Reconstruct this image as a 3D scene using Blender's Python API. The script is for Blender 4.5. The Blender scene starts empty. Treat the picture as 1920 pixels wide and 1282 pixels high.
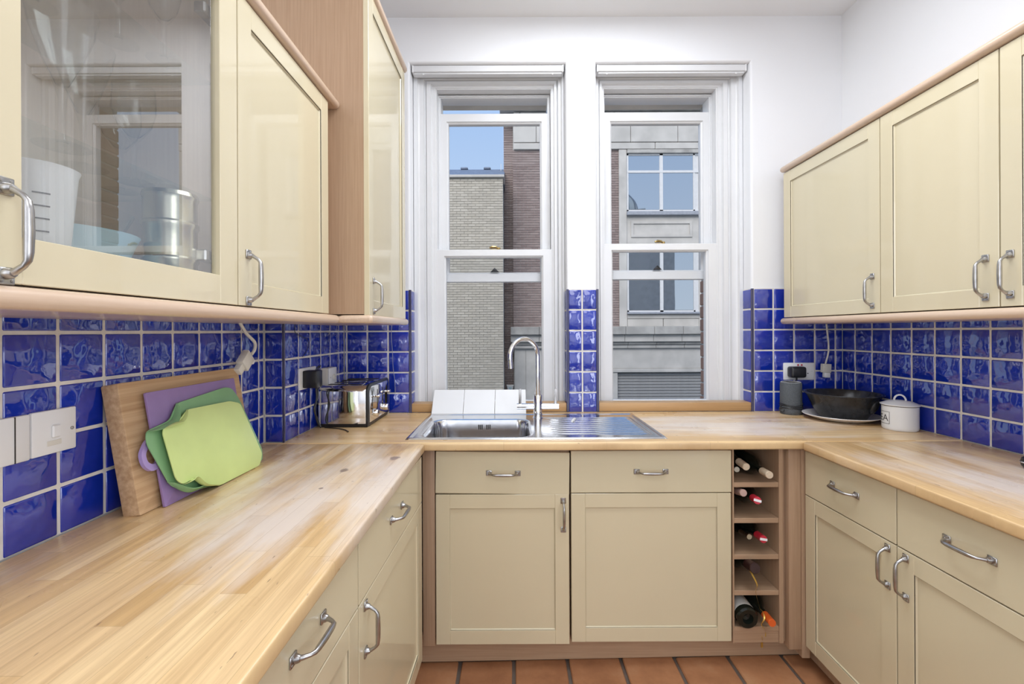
import bpy, bmesh, math, random
from mathutils import Vector, Matrix
random.seed(7)
SC = bpy.context.scene
COL = SC.collection
H = 1.29                      # eye height above the floor
ZC = H - 0.4103               # worktop surface
P = 0.104                     # wall tile pitch
G = 0.007                     # grout width
XL, XR, YB = -0.9239, 1.6581, 2.2852   # tile faces of the three walls
XB, YBOX = -0.850, 1.685      # boxed-out pipe casing in the far left corner
YF, YD = 1.670, 1.715         # back run: worktop edge, door fronts

# ------------------------------------------------------------------ camera, sky, lights, exposure
cd = bpy.data.cameras.new('camera'); cam = bpy.data.objects.new('camera', cd); COL.objects.link(cam)
cd.sensor_width = 36.0; cd.lens = 851.3 / 1920 * 36
cd.shift_x = -1.7 / 1920; cd.shift_y = -20.8 / 1920
cd.clip_start = 0.02; cd.clip_end = 300
cam.location = (0, 0, H); cam.rotation_euler = (math.pi / 2, 0.0043, 0)
SC.camera = cam
SC.view_settings.view_transform = 'Standard'; SC.view_settings.look = 'None'
SC.view_settings.gamma = 1; SC.view_settings.use_curve_mapping = False
SC.view_settings.exposure = 0.10
SC.render.film_transparent = False
SC.cycles.transparent_max_bounces = 40

w = bpy.data.worlds.new('sky'); SC.world = w; w.use_nodes = True
nt = w.node_tree; nt.nodes.clear()
o_ = nt.nodes.new('ShaderNodeOutputWorld'); b_ = nt.nodes.new('ShaderNodeBackground')
tc = nt.nodes.new('ShaderNodeTexCoord'); sp = nt.nodes.new('ShaderNodeSeparateXYZ'); rp = nt.nodes.new('ShaderNodeValToRGB')
nt.links.new(tc.outputs['Generated'], sp.inputs[0]); nt.links.new(sp.outputs['Z'], rp.inputs[0])
rp.color_ramp.elements[0].position = 0.0; rp.color_ramp.elements[0].color = (0.62, 0.74, 0.88, 1)
rp.color_ramp.elements[1].position = 0.75; rp.color_ramp.elements[1].color = (0.20, 0.40, 0.80, 1)
nt.links.new(rp.outputs[0], b_.inputs['Color']); b_.inputs['Strength'].default_value = 1.05
nt.links.new(b_.outputs[0], o_.inputs[0])

R_90 = math.pi / 2
def area(name, loc, rot, sx, sy, power, col):
    l = bpy.data.lights.new(name, 'AREA'); l.shape = 'RECTANGLE'; l.size = sx; l.size_y = sy
    l.energy = power; l.color = col
    o = bpy.data.objects.new(name, l); COL.objects.link(o); o.location = loc; o.rotation_euler = rot
    return o
area('ceiling_fill_light', (0.37, 1.32, 2.85), (0, 0, 0), 0.9, 1.2, 27, (0.93, 0.985, 1.06))  # overhead fill without a fixture, added because the windows give too little light
area('room_fill_light', (0.3, -1.0, 2.84), (0, 0, 0), 1.4, 1.2, 11, (0.98, 0.985, 1.0))  # invented fill behind the camera, lifts the near worktops
area('rear_fill_light', (0.37, -2.35, 1.65), (R_90, 0, 0), 2.2, 1.7, 3, (0.93, 0.98, 1.07))  # added fill in front of the solid rear wall, no window there
area('right_fill_light', (1.63, -1.15, 1.60), (R_90, 0, R_90), 1.3, 1.7, 25, (0.92, 0.98, 1.08))  # fill added on the plain right wall to brighten the left doors
area('left_fill_light', (-0.90, -1.15, 1.60), (R_90, 0, -R_90), 1.3, 1.7, 22, (0.92, 0.98, 1.08))  # matching fill added on the plain left wall for the right doors
sl_ = bpy.data.lights.new('sun', 'SUN'); sl_.energy = 3.5; sl_.angle = math.radians(50); sl_.color = (1, .97, .93)
so = bpy.data.objects.new('sun', sl_); COL.objects.link(so); so.rotation_euler = (math.radians(50), 0, math.radians(-18))

# ------------------------------------------------------------------ materials
def nodes(name):
    m = bpy.data.materials.new(name); m.use_nodes = True
    t = m.node_tree; return m, t, t.nodes['Principled BSDF']
def N(t, kind, **kw):
    n = t.nodes.new(kind)
    for k, v in kw.items(): setattr(n, k, v)
    return n
def L(t, a, b): t.links.new(a, b)
def mixc(t, fac, a, b, mode='MIX'):
    m = N(t, 'ShaderNodeMix', data_type='RGBA', blend_type=mode)
    for s, v in ((0, fac), (6, a), (7, b)):
        if hasattr(v, 'is_linked') or hasattr(v, 'links'): L(t, v, m.inputs[s])
        elif s == 0: m.inputs[0].default_value = v
        else: m.inputs[s].default_value = (*v, 1)
    return m.outputs[2]
def ramp(t, fac, *stops):
    r = N(t, 'ShaderNodeValToRGB'); L(t, fac, r.inputs[0])
    e = r.color_ramp.elements
    while len(e) < len(stops): e.new(0.5)
    for i, (p, c) in enumerate(stops):
        e[i].position = p; e[i].color = (*c, 1) if len(c) == 3 else c
    return r.outputs[0]
def coords(t, scale=(1, 1, 1), kind='Object', rnd=False):
    tcn = N(t, 'ShaderNodeTexCoord'); mp = N(t, 'ShaderNodeMapping'); mp.inputs['Scale'].default_value = scale
    L(t, tcn.outputs[kind], mp.inputs['Vector'])
    if rnd:
        oi = N(t, 'ShaderNodeObjectInfo'); ml = N(t, 'ShaderNodeVectorMath', operation='SCALE')
        ml.inputs[0].default_value = (37, 53, 71); L(t, oi.outputs['Random'], ml.inputs['Scale'])
        L(t, ml.outputs[0], mp.inputs['Location'])
    return mp.outputs[0]
def noise(t, vec, scale, detail=3, rough=.5):
    n = N(t, 'ShaderNodeTexNoise'); n.inputs['Scale'].default_value = scale
    n.inputs['Detail'].default_value = detail; n.inputs['Roughness'].default_value = rough
    L(t, vec, n.inputs['Vector']); return n.outputs['Fac']
def bump(t, bs, height, strength, dist=0.01):
    b = N(t, 'ShaderNodeBump'); b.inputs['Strength'].default_value = strength; b.inputs['Distance'].default_value = dist
    L(t, height, b.inputs['Height']); L(t, b.outputs[0], bs.inputs['Normal'])
def plain(name, c, rough=.5, metal=0, var=.04, coat=0, nscale=12, spec=.5, bumpy=0):
    m, t, bs = nodes(name)
    v = noise(t, coords(t), nscale)
    d = tuple(max(0, x * (1 - var)) for x in c); u = tuple(min(1, x * (1 + var)) for x in c)
    L(t, ramp(t, v, (.3, d), (.7, u)), bs.inputs['Base Color'])
    bs.inputs['Roughness'].default_value = rough; bs.inputs['Metallic'].default_value = metal
    bs.inputs['Coat Weight'].default_value = coat; bs.inputs['Specular IOR Level'].default_value = spec
    if bumpy: bump(t, bs, noise(t, coords(t), nscale * 6), bumpy, .002)
    return m
M = {}
M['wall'] = plain('white_wall_paint', (.83, .83, .84), .6, var=.01, nscale=3)
M['ceil'] = plain('ceiling_paint', (.86, .86, .87), .7, var=.01, nscale=3)
M['gloss'] = plain('white_gloss_paint', (.75, .75, .755), .28, var=.015, nscale=9)
M['grout'] = plain('cream_grout', (.74, .70, .64), .8, var=.10, nscale=30)
M['cream'] = plain('cream_lacquer', (.67, .585, .395), .26, var=.012, nscale=4, coat=.6)
M['gap'] = plain('dark_gap', (.03, .025, .02), .9)
M['pewter'] = plain('brushed_pewter', (.44, .43, .42), .30, metal=1, var=.12, nscale=60)
M['chrome'] = plain('chrome', (.80, .80, .81), .07, metal=1, var=.03)
M['steel'] = plain('brushed_steel', (.68, .69, .71), .17, metal=1, var=.05, nscale=40)
M['tin'] = plain('tin_plate', (.62, .58, .45), .25, metal=1, var=.05)
M['brass'] = plain('aged_brass', (.45, .33, .14), .3, metal=1, var=.2, nscale=60)
M['wplast'] = plain('white_plastic', (.80, .80, .80), .35, var=.01)
M['yplast'] = plain('aged_white_plastic', (.70, .67, .60), .4, var=.03)
M['bplast'] = plain('black_plastic', (.015, .015, .017), .35, var=.2)
M['dglass'] = plain('black_enamel', (.02, .021, .024), .22, var=.3, nscale=50)
M['fabric'] = plain('grey_speaker_fabric', (.10, .11, .12), .9, var=.4, nscale=500, bumpy=.5)
M['enamel'] = plain('white_enamel', (.78, .78, .77), .18, var=.02)
M['china'] = plain('white_china', (.78, .73, .68), .25, var=.02)
M['ink'] = plain('black_ink', (.02, .02, .02), .5)
M['purple'] = plain('purple_plastic', (.30, .20, .42), .4, var=.05, nscale=20)
M['lilac'] = plain('lilac_plastic', (.42, .31, .60), .4, var=.04)
M['green'] = plain('green_plastic', (.22, .42, .20), .38, var=.05)
M['lime'] = plain('lime_plastic', (.62, .74, .28), .38, var=.05, nscale=9)
M['bottle'] = plain('dark_bottle_glass', (.008, .011, .008), .08, var=.2)
M['label'] = plain('wine_label', (.62, .60, .55), .7, var=.06)
M['cork'] = plain('cork_capsule', (.62, .50, .36), .6, var=.1, nscale=80)
M['pinkcap'] = plain('dusky_pink_capsule', (.50, .33, .28), .5, var=.1)
M['redcap'] = plain('red_capsule', (.50, .02, .04), .35)
M['orangecap'] = plain('orange_capsule', (.72, .12, .02), .35)
M['winecap'] = plain('dark_red_capsule', (.035, .013, .012), .4)
M['gold'] = plain('gold_ribbon', (.70, .45, .10), .3, metal=.6)
M['trimtile'] = plain('dark_tile_trim', (.06, .06, .12), .2, var=.1)
M['bluebowl'] = plain('pale_blue_plastic', (.52, .70, .76), .35)
M['tinwhite'] = plain('painted_steel_frame', (.62, .61, .60), .5, var=.04)
M['stone'] = plain('pale_limestone', (.50, .47, .43), .85, var=.13, nscale=2.2, bumpy=.3)
M['stonedark'] = plain('weathered_limestone', (.37, .35, .32), .85, var=.25, nscale=3)
M['lintel'] = plain('stone_lintel', (.85, .77, .64), .85, var=.08, nscale=8)
M['slate'] = plain('blue_slate', (.16, .19, .25), .6, var=.2)
M['mortar'] = plain('grey_mortar', (.47, .455, .435), .9, var=.1, nscale=4)
M['mortary'] = plain('sandy_mortar', (.50, .48, .43), .9, var=.1, nscale=4)
M['shutter'] = plain('grey_shutter', (.30, .29, .28), .5, var=.06)
M['street'] = plain('street_asphalt', (.34, .33, .32), .9, var=.1)
M['domewhite'] = plain('pale_dome_plaster', (.85, .80, .70), .8)
M['lead'] = plain('grey_lead', (.30, .31, .34), .6, var=.1)

def brickmat(name, a, b, c):
    m, t, bs = nodes(name)
    gi = N(t, 'ShaderNodeNewGeometry')
    isl = gi.outputs['Random Per Island']
    base = ramp(t, isl, (0, a), (.5, b), (1, c))
    L(t, mixc(t, .35, base, ramp(t, noise(t, coords(t), 1.1, 4), (.3, a), (.7, c))), bs.inputs['Base Color'])
    bs.inputs['Roughness'].default_value = .9
    return m
M['brown'] = brickmat('brown_brick', (.21, .155, .14), (.27, .205, .185), (.33, .26, .235))
M['stock'] = brickmat('stock_brick', (.46, .41, .33), (.38, .34, .28), (.52, .47, .39))
M['redbrick'] = brickmat('red_brick', (.36, .17, .11), (.30, .20, .16), (.40, .24, .17))

def tilemat():
    m, t, bs = nodes('cobalt_glaze')
    oi = N(t, 'ShaderNodeObjectInfo')
    c = ramp(t, oi.outputs['Random'], (0, (.005, .022, .30)), (.5, (.005, .030, .38)), (1, (.010, .028, .34)))
    v = noise(t, coords(t, rnd=True), 9, 2)
    L(t, mixc(t, .5, c, ramp(t, v, (.3, (.004, .020, .27)), (.7, (.007, .034, .42)))), bs.inputs['Base Color'])
    bs.inputs['Roughness'].default_value = .045
    bs.inputs['IOR'].default_value = 2.0
    h = noise(t, coords(t, rnd=True), 24, 1.5, .45)
    bump(t, bs, h, .42, .010)
    return m
M['tile'] = tilemat()

def veneer(name, a, b, rough=.4, axis='z', sc=1.0, coat=0):
    m, t, bs = nodes(name)
    s = {'x': (1.2, 60, 60), 'y': (60, 1.2, 60), 'z': (60, 60, 1.2)}[axis]
    v = noise(t, coords(t, tuple(k * sc for k in s)), 3.2, 5, .6)
    L(t, ramp(t, v, (.3, a), (.72, b)), bs.inputs['Base Color'])
    bs.inputs['Roughness'].default_value = rough; bs.inputs['Coat Weight'].default_value = coat
    return m
M['beech'] = veneer('beech_veneer', (.40, .255, .155), (.49, .33, .21), .4)
M['beechx'] = veneer('beech_veneer_level', (.40, .255, .155), (.49, .33, .21), .42, 'x')
M['rail'] = veneer('beech_moulding', (.62, .45, .32), (.70, .53, .39), .28, 'x', .5, .3)
M['interior'] = veneer('cabinet_lining', (.70, .57, .45), (.76, .63, .50), .5)
M['upstand'] = veneer('oiled_upstand', (.46, .27, .12), (.58, .36, .17), .4, 'x', .6)
M['board'] = veneer('chopping_board_wood', (.42, .25, .12), (.66, .45, .26), .55, 'x', .45)

def worktop_mat(name, axis, pale_zone=(-.50, 1.17, .34, .52)):
    """oiled beech staves running along `axis`, stained, and paler inside one uneven ellipse"""
    m, t, bs = nodes(name)
    tcn = N(t, 'ShaderNodeTexCoord'); mp = N(t, 'ShaderNodeMapping')
    if axis != 'x': mp.inputs['Rotation'].default_value = (0, 0, math.pi / 2)
    L(t, tcn.outputs['Object'], mp.inputs['Vector']); v = mp.outputs[0]
    sv = N(t, 'ShaderNodeSeparateXYZ'); L(t, v, sv.inputs[0])
    def mth(op, a_, b_=None):
        n = N(t, 'ShaderNodeMath', operation=op)
        for k, q in enumerate((a_, b_)):
            if q is None: continue
            if hasattr(q, 'links'): L(t, q, n.inputs[k])
            else: n.inputs[k].default_value = q
        return n.outputs[0]
    yw = mth('DIVIDE', sv.outputs[1], .042); row = mth('FLOOR', yw)
    w1_ = N(t, 'ShaderNodeTexWhiteNoise', noise_dimensions='1D'); L(t, row, w1_.inputs['W'])
    xw = mth('ADD', mth('DIVIDE', sv.outputs[0], .38), mth('MULTIPLY', w1_.outputs['Value'], 9.0)); cell = mth('FLOOR', xw)
    cb0 = N(t, 'ShaderNodeCombineXYZ'); L(t, row, cb0.inputs[0]); L(t, cell, cb0.inputs[1])
    w2_ = N(t, 'ShaderNodeTexWhiteNoise', noise_dimensions='2D'); L(t, cb0.outputs[0], w2_.inputs['Vector'])
    fy = mth('FRACT', yw); fx = mth('FRACT', xw)
    seam = mth('MAXIMUM', mth('LESS_THAN', fy, .025), mth('LESS_THAN', fx, .003))
    stave = ramp(t, w2_.outputs['Value'], (0, (.66, .425, .185)), (.35, (.81, .555, .27)), (.7, (.90, .67, .37)), (1, (.79, .54, .275)))
    st = N(t, 'ShaderNodeMapping'); st.inputs['Scale'].default_value = (2.2, 55, 1); L(t, v, st.inputs['Vector'])
    grain = noise(t, st.outputs[0], 1.6, 6, .65)
    c = mixc(t, ramp(t, grain, (.35, (.55, .55, .55)), (.75, (0, 0, 0))), stave, (.40, .235, .11))
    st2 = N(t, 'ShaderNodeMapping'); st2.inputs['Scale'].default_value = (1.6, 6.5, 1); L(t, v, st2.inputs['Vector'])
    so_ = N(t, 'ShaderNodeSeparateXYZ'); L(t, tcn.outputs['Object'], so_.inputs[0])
    ex_ = mth('DIVIDE', mth('SUBTRACT', so_.outputs[0], pale_zone[0]), pale_zone[2]); ey_ = mth('DIVIDE', mth('SUBTRACT', so_.outputs[1], pale_zone[1]), pale_zone[3])
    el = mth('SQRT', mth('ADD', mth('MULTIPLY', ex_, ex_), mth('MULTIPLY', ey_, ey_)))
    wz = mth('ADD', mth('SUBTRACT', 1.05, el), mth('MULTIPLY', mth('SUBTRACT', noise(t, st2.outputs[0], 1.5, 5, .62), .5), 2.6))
    pale_mask = ramp(t, wz, (.15, (0, 0, 0)), (.85, (.80, .80, .80)))
    c = mixc(t, pale_mask, c, (.80, .71, .63))  # lays a paler tone over the noise-edged ellipse
    knots = ramp(t, noise(t, st2.outputs[0], 17, 3, .5), (.70, (0, 0, 0)), (.75, (.8, .8, .8)))
    c = mixc(t, knots, c, (.25, .15, .09))
    c = mixc(t, mth('MULTIPLY', seam, .35), c, (.30, .18, .09))
    if axis == 'y':     # the two dark ring marks left by hot pans
        sx = N(t, 'ShaderNodeSeparateXYZ'); L(t, tcn.outputs['Object'], sx.inputs[0])
        for (px, py, rx, ry) in ((-.50, 1.345, .022, .035), (-.385, 1.47, .03, .042), (-.505, 1.19, .010, .012)):
            cb = N(t, 'ShaderNodeCombineXYZ')
            for k, (pp, rr) in enumerate(((px, rx), (py, ry))):
                a = N(t, 'ShaderNodeMath', operation='SUBTRACT'); L(t, sx.outputs[k], a.inputs[0]); a.inputs[1].default_value = pp
                d = N(t, 'ShaderNodeMath', operation='DIVIDE'); L(t, a.outputs[0], d.inputs[0]); d.inputs[1].default_value = rr
                L(t, d.outputs[0], cb.inputs[k])
            ln = N(t, 'ShaderNodeVectorMath', operation='LENGTH'); L(t, cb.outputs[0], ln.inputs[0])
            ad = N(t, 'ShaderNodeMath', operation='ADD'); L(t, ln.outputs['Value'], ad.inputs[0])
            nn = N(t, 'ShaderNodeMath', operation='MULTIPLY'); L(t, noise(t, v, 40, 3), nn.inputs[0]); nn.inputs[1].default_value = .8
            L(t, nn.outputs[0], ad.inputs[1])
            c = mixc(t, ramp(t, ad.outputs[0], (.8, (.7, .7, .7)), (1.35, (0, 0, 0))), c, (.20, .14, .12))
    L(t, c, bs.inputs['Base Color'])
    bs.inputs['Roughness'].default_value = .33
    L(t, ramp(t, noise(t, v, 7, 3), (.3, (.24,) * 3), (.7, (.42,) * 3)), bs.inputs['Roughness'])
    return m
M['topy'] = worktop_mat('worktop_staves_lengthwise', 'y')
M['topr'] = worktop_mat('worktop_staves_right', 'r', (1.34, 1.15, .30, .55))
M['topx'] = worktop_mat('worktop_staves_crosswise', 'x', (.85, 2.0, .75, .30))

def terracotta():
    m, t, bs = nodes('terracotta')
    v = coords(t, rnd=True)
    a = ramp(t, noise(t, v, 9, 5, .6), (.3, (.24, .095, .04)), (.55, (.40, .18, .08)), (.75, (.50, .28, .15)))
    oi = N(t, 'ShaderNodeObjectInfo')
    L(t, mixc(t, .4, a, ramp(t, oi.outputs['Random'], (0, (.34, .15, .07)), (1, (.52, .25, .12)))), bs.inputs['Base Color'])
    bs.inputs['Roughness'].default_value = .5
    bump(t, bs, noise(t, v, 40, 4), .3, .004)
    return m
M['terra'] = terracotta()
M['fgrout'] = plain('dark_floor_grout', (.13, .10, .08), .9, var=.2)

def glassmat(name, tint, ior=1.5, rough=0.0, minr=0.0):
    m = bpy.data.materials.new(name); m.use_nodes = True; t = m.node_tree; t.nodes.clear()
    out = N(t, 'ShaderNodeOutputMaterial'); mx = N(t, 'ShaderNodeMixShader')
    tr = N(t, 'ShaderNodeBsdfTransparent'); gl = N(t, 'ShaderNodeBsdfGlossy'); fr = N(t, 'ShaderNodeFresnel')
    tr.inputs['Color'].default_value = (*tint, 1); gl.inputs['Roughness'].default_value = rough
    fr.inputs['IOR'].default_value = ior
    ad = N(t, 'ShaderNodeMath', operation='ADD'); ad.use_clamp = True
    L(t, fr.outputs[0], ad.inputs[0]); ad.inputs[1].default_value = minr
    ge = N(t, 'ShaderNodeNewGeometry'); iv = N(t, 'ShaderNodeMath', operation='SUBTRACT'); iv.inputs[0].default_value = 1
    L(t, ge.outputs['Backfacing'], iv.inputs[1])          # the far face of a pane only transmits
    ml = N(t, 'ShaderNodeMath', operation='MULTIPLY'); L(t, ad.outputs[0], ml.inputs[0]); L(t, iv.outputs[0], ml.inputs[1])
    L(t, ml.outputs[0], mx.inputs[0]); L(t, tr.outputs[0], mx.inputs[1]); L(t, gl.outputs[0], mx.inputs[2])
    L(t, mx.outputs[0], out.inputs[0])
    return m
M['pane'] = glassmat('window_pane', (.96, .965, .97), 1.12)
M['doorglass'] = glassmat('cabinet_pane', (.96, .97, .965), 1.5, 0, .22)
M['wineglass'] = glassmat('drinking_glass', (.985, .99, .99), 1.3, .12, .03)
M['shelfglass'] = glassmat('glass_shelf', (.95, .97, .96), 1.3)
def mirrorpane():
    m, t, bs = nodes('facade_pane'); bs.inputs['Base Color'].default_value = (.05, .055, .06, 1)
    bs.inputs['Roughness'].default_value = .02; bs.inputs['IOR'].default_value = 9
    bump(t, bs, noise(t, coords(t), 1.2, 1), .03, .05)
    return m
M['fpane'] = mirrorpane()

# ------------------------------------------------------------------ mesh building helpers
class MB:
    def __init__(s): s.v = []; s.f = []
    def add(s, vs, fs):
        o = len(s.v); s.v += [tuple(v) for v in vs]; s.f += [tuple(o + i for i in f) for f in fs]; return s
    def box(s, x0, x1, y0, y1, z0, z1, b=0, seg=1):
        if b <= 0:
            vs = [(x, y, z) for x in (x0, x1) for y in (y0, y1) for z in (z0, z1)]
            return s.add(vs, [(0, 1, 3, 2), (4, 6, 7, 5), (0, 4, 5, 1), (2, 3, 7, 6), (0, 2, 6, 4), (1, 5, 7, 3)])
        bm = bmesh.new(); bmesh.ops.create_cube(bm, size=1)
        for v in bm.verts:
            v.co = Vector((x0 if v.co.x < 0 else x1, y0 if v.co.y < 0 else y1, z0 if v.co.z < 0 else z1))
        bmesh.ops.bevel(bm, geom=bm.edges[:], offset=b, segments=seg, affect='EDGES', profile=.5)
        return s.bm(bm)
    def bm(s, bm, mat=None):
        bm.verts.index_update()
        s.add([(mat @ v.co) if mat else v.co for v in bm.verts], [[v.index for v in f.verts] for f in bm.faces]); bm.free(); return s
    def lathe(s, prof, n=32, c=(0, 0, 0), axis='z', sx=1, sy=1):
        vs = []; k = len(prof)
        for i in range(n):
            a = 2 * math.pi * i / n
            for r, h in prof:
                p = (r * math.cos(a) * sx, r * math.sin(a) * sy, h)
                if axis == 'y': p = (p[0], p[2], -p[1])
                if axis == 'x': p = (p[2], p[0], p[1])
                vs.append((p[0] + c[0], p[1] + c[1], p[2] + c[2]))
        fs = [(i * k + j, ((i + 1) % n) * k + j, ((i + 1) % n) * k + j + 1, i * k + j + 1) for i in range(n) for j in range(k - 1)]
        return s.add(vs, fs)
    def tube(s, pts, r, n=10, cap=True):
        pts = [Vector(p) for p in pts]; rs = r if isinstance(r, (list, tuple)) else [r] * len(pts)
        vs = []; up = None
        for i, p in enumerate(pts):
            d = (pts[min(i + 1, len(pts) - 1)] - pts[max(i - 1, 0)]).normalized()
            if up is None: up = d.orthogonal().normalized()
            up = (up - d * up.dot(d)).normalized(); q = d.cross(up)
            for k in range(n):
                a = 2 * math.pi * k / n; vs.append(p + (up * math.cos(a) + q * math.sin(a)) * rs[i])
        m = len(pts)
        fs = [(i * n + k, i * n + (k + 1) % n, (i + 1) * n + (k + 1) % n, (i + 1) * n + k) for i in range(m - 1) for k in range(n)]
        if cap: fs += [tuple(range(n))[::-1], tuple((m - 1) * n + k for k in range(n))]
        return s.add(vs, fs)
    def prism(s, poly, a0, a1, plane='xz', b=0, seg=2):
        """extrude a polygon between a0 and a1 along the axis left out of `plane`"""
        def p3(p, a): return {'xz': (p[0], a, p[1]), 'xy': (p[0], p[1], a), 'yz': (a, p[0], p[1])}[plane]
        bm = bmesh.new()
        va = [bm.verts.new(p3(p, a0)) for p in poly]; vb = [bm.verts.new(p3(p, a1)) for p in poly]; n = len(poly)
        bm.faces.new(va); bm.faces.new(vb[::-1])
        for i in range(n): bm.faces.new((va[i], vb[i], vb[(i + 1) % n], va[(i + 1) % n]))
        bmesh.ops.recalc_face_normals(bm, faces=bm.faces[:])
        if b:
            rim = [e for e in bm.edges if (e.verts[0] in va) == (e.verts[1] in va)]
            bmesh.ops.bevel(bm, geom=rim, offset=b, segments=seg, affect='EDGES', profile=.5)
        return s.bm(bm)
    def loops(s, rings, closed=True):
        """skin successive rings of equal length"""
        n = len(rings[0]); vs = [p for r in rings for p in r]; e = n if closed else n - 1
        return s.add(vs, [(i * n + k, i * n + (k + 1) % n, (i + 1) * n + (k + 1) % n, (i + 1) * n + k) for i in range(len(rings) - 1) for k in range(e)])
    def mesh(s, name, mat, smooth=35):
        me = bpy.data.meshes.new(name); me.from_pydata(s.v, [], s.f); me.materials.append(mat)
        b = bmesh.new(); b.from_mesh(me); bmesh.ops.recalc_face_normals(b, faces=b.faces[:]); b.to_mesh(me); b.free()
        if smooth:
            me.shade_smooth()
            me.set_sharp_from_angle(angle=math.radians(smooth))
        return me
    def build(s, name, mat, parent=None, loc=(0, 0, 0), rot=(0, 0, 0), smooth=35):
        return link(name, s.mesh(name, mat, smooth), parent, loc, rot)
def link(name, me, parent=None, loc=(0, 0, 0), rot=(0, 0, 0)):
    o = bpy.data.objects.new(name, me); COL.objects.link(o); o.location = loc; o.rotation_euler = rot
    if parent: o.parent = parent
    return o
def tag(o, label, cat, group=None, kind=None):
    o['label'] = label; o['category'] = cat
    if group: o['group'] = group
    if kind: o['kind'] = kind
    return o
def thing(name, label, cat, loc=(0, 0, 0), rz=0, group=None):
    o = bpy.data.objects.new(name, None); COL.objects.link(o); o.empty_display_size = .05
    o.location = loc; o.rotation_euler = (0, 0, rz); return tag(o, label, cat, group)
def struct(o): o['kind'] = 'structure'; return o
R90 = math.pi / 2
def arc(cx, cz, r, a0, a1, n):
    return [(cx + r * math.cos(math.radians(a0 + (a1 - a0) * i / n)), cz + r * math.sin(math.radians(a0 + (a1 - a0) * i / n))) for i in range(n + 1)]
def smoothpath(pts, n=6):
    """Catmull-Rom through the points"""
    P_ = [Vector(p) for p in pts]; P_ = [2 * P_[0] - P_[1]] + P_ + [2 * P_[-1] - P_[-2]]; out = []
    for i in range(1, len(P_) - 2):
        a, b, c, d = P_[i - 1:i + 3]
        for k in range(n):
            u = k / n
            out.append(.5 * ((2 * b) + (c - a) * u + (2 * a - 5 * b + 4 * c - d) * u * u + (3 * b - a - 3 * c + d) * u ** 3))
    out.append(P_[-2]); return out

def holed_slab(xs, zs, holes, y0, y1, bevel=0, mat4=None):
    """slab between y0 and y1 with rectangular holes (x0,x1,z0,z1); front edges of the holes rounded"""
    xs = sorted(set(xs) | {h[i] for h in holes for i in (0, 1)}); zs = sorted(set(zs) | {h[i] for h in holes for i in (2, 3)})
    bm = bmesh.new(); vv = {}
    def V(x, z): 
        if (x, z) not in vv: vv[(x, z)] = bm.verts.new((x, y0, z))
        return vv[(x, z)]
    fs = []
    for i in range(len(xs) - 1):
        for j in range(len(zs) - 1):
            cx, cz = (xs[i] + xs[i + 1]) / 2, (zs[j] + zs[j + 1]) / 2
            if any(h[0] < cx < h[1] and h[2] < cz < h[3] for h in holes): continue
            fs.append(bm.faces.new((V(xs[i], zs[j]), V(xs[i + 1], zs[j]), V(xs[i + 1], zs[j + 1]), V(xs[i], zs[j + 1]))))
    r = bmesh.ops.extrude_face_region(bm, geom=fs)
    for g in r['geom']:
        if isinstance(g, bmesh.types.BMVert): g.co.y = y1
    # after the extrusion the original faces stay at y0
    bmesh.ops.recalc_face_normals(bm, faces=bm.faces[:])
    if bevel:
        ed = []
        for e in bm.edges:
            a, b = e.verts[0].co, e.verts[1].co
            if abs(a.y - y0) < 1e-6 and abs(b.y - y0) < 1e-6 and len(e.link_faces) == 2:
                n = [f.normal for f in e.link_faces]
                if abs(n[0].dot(n[1])) < .5:
                    mx, mz = (a.x + b.x) / 2, (a.z + b.z) / 2
                    if any(h[0] - 1e-4 <= mx <= h[1] + 1e-4 and h[2] - 1e-4 <= mz <= h[3] + 1e-4 for h in holes): ed.append(e)
        bmesh.ops.bevel(bm, geom=ed, offset=bevel, segments=4, affect='EDGES', profile=.5)
    return MB().bm(bm)

# ================================================================== SETTING
WY = YB + .008                                    # plaster face of the window wall
LW = (-.5174, .2730, ZC, H + 1.357); RW = (.4258, 1.2064, ZC, H + 1.357)   # window reveals
ZCEIL = H + 1.584
YREV = 2.385                                      # where the window casings start
wall_back = struct(holed_slab([-1.3, 2.0], [-.05, ZCEIL + .1], [LW, RW], WY, 2.56, .014).build('wall_back', M['wall']))
wall_left = struct(MB().box(XL - .16, XL - .008, -2.6, WY + .1, -.05, ZCEIL + .1).build('wall_left', M['wall']))
trim_1 = struct(MB().box(XL - .02, XB - .008, YBOX + .008, WY + .05, ZC - .03, ZCEIL + .02).build('trim_1', M['wall']))
wall_right = struct(MB().box(XR + .008, XR + .16, -2.6, WY + .1, -.05, ZCEIL + .1).build('wall_right', M['wall']))
wall_rear = struct(MB().box(XL - .16, XR + .16, -2.75, -2.6, -.05, ZCEIL + .1).build('wall_rear', M['wall']))
ceiling = struct(MB().box(XL - .16, XR + .16, -2.75, WY + .2, ZCEIL, ZCEIL + .12).build('ceiling', M['ceil']))
floor = struct(MB().box(XL - .16, XR + .16, -2.75, WY + .1, -.12, -.004).build('floor', M['fgrout']))
floor.rotation_euler = (0, -.0166, 0)
floor.location = (0, 0, -.0055)
# floor tiles, one by one
FT = .2095
ft_mesh = [MB().box(-.098, .098, -.098, .098, -.012, .004 + .001 * k, .004, 1).mesh('floor_tile', M['terra']) for k in range(3)]
for i in range(-4, 8):
    for j in range(0, 9):
        o = link('floor_tile', ft_mesh[random.randrange(3)], floor, (-.002 + FT * (i + .5), 1.79 - FT * (j + .5), random.uniform(-.001, .001)), (random.uniform(-.006, .006), random.uniform(-.006, .006), random.uniform(-.01, .01)))

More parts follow.
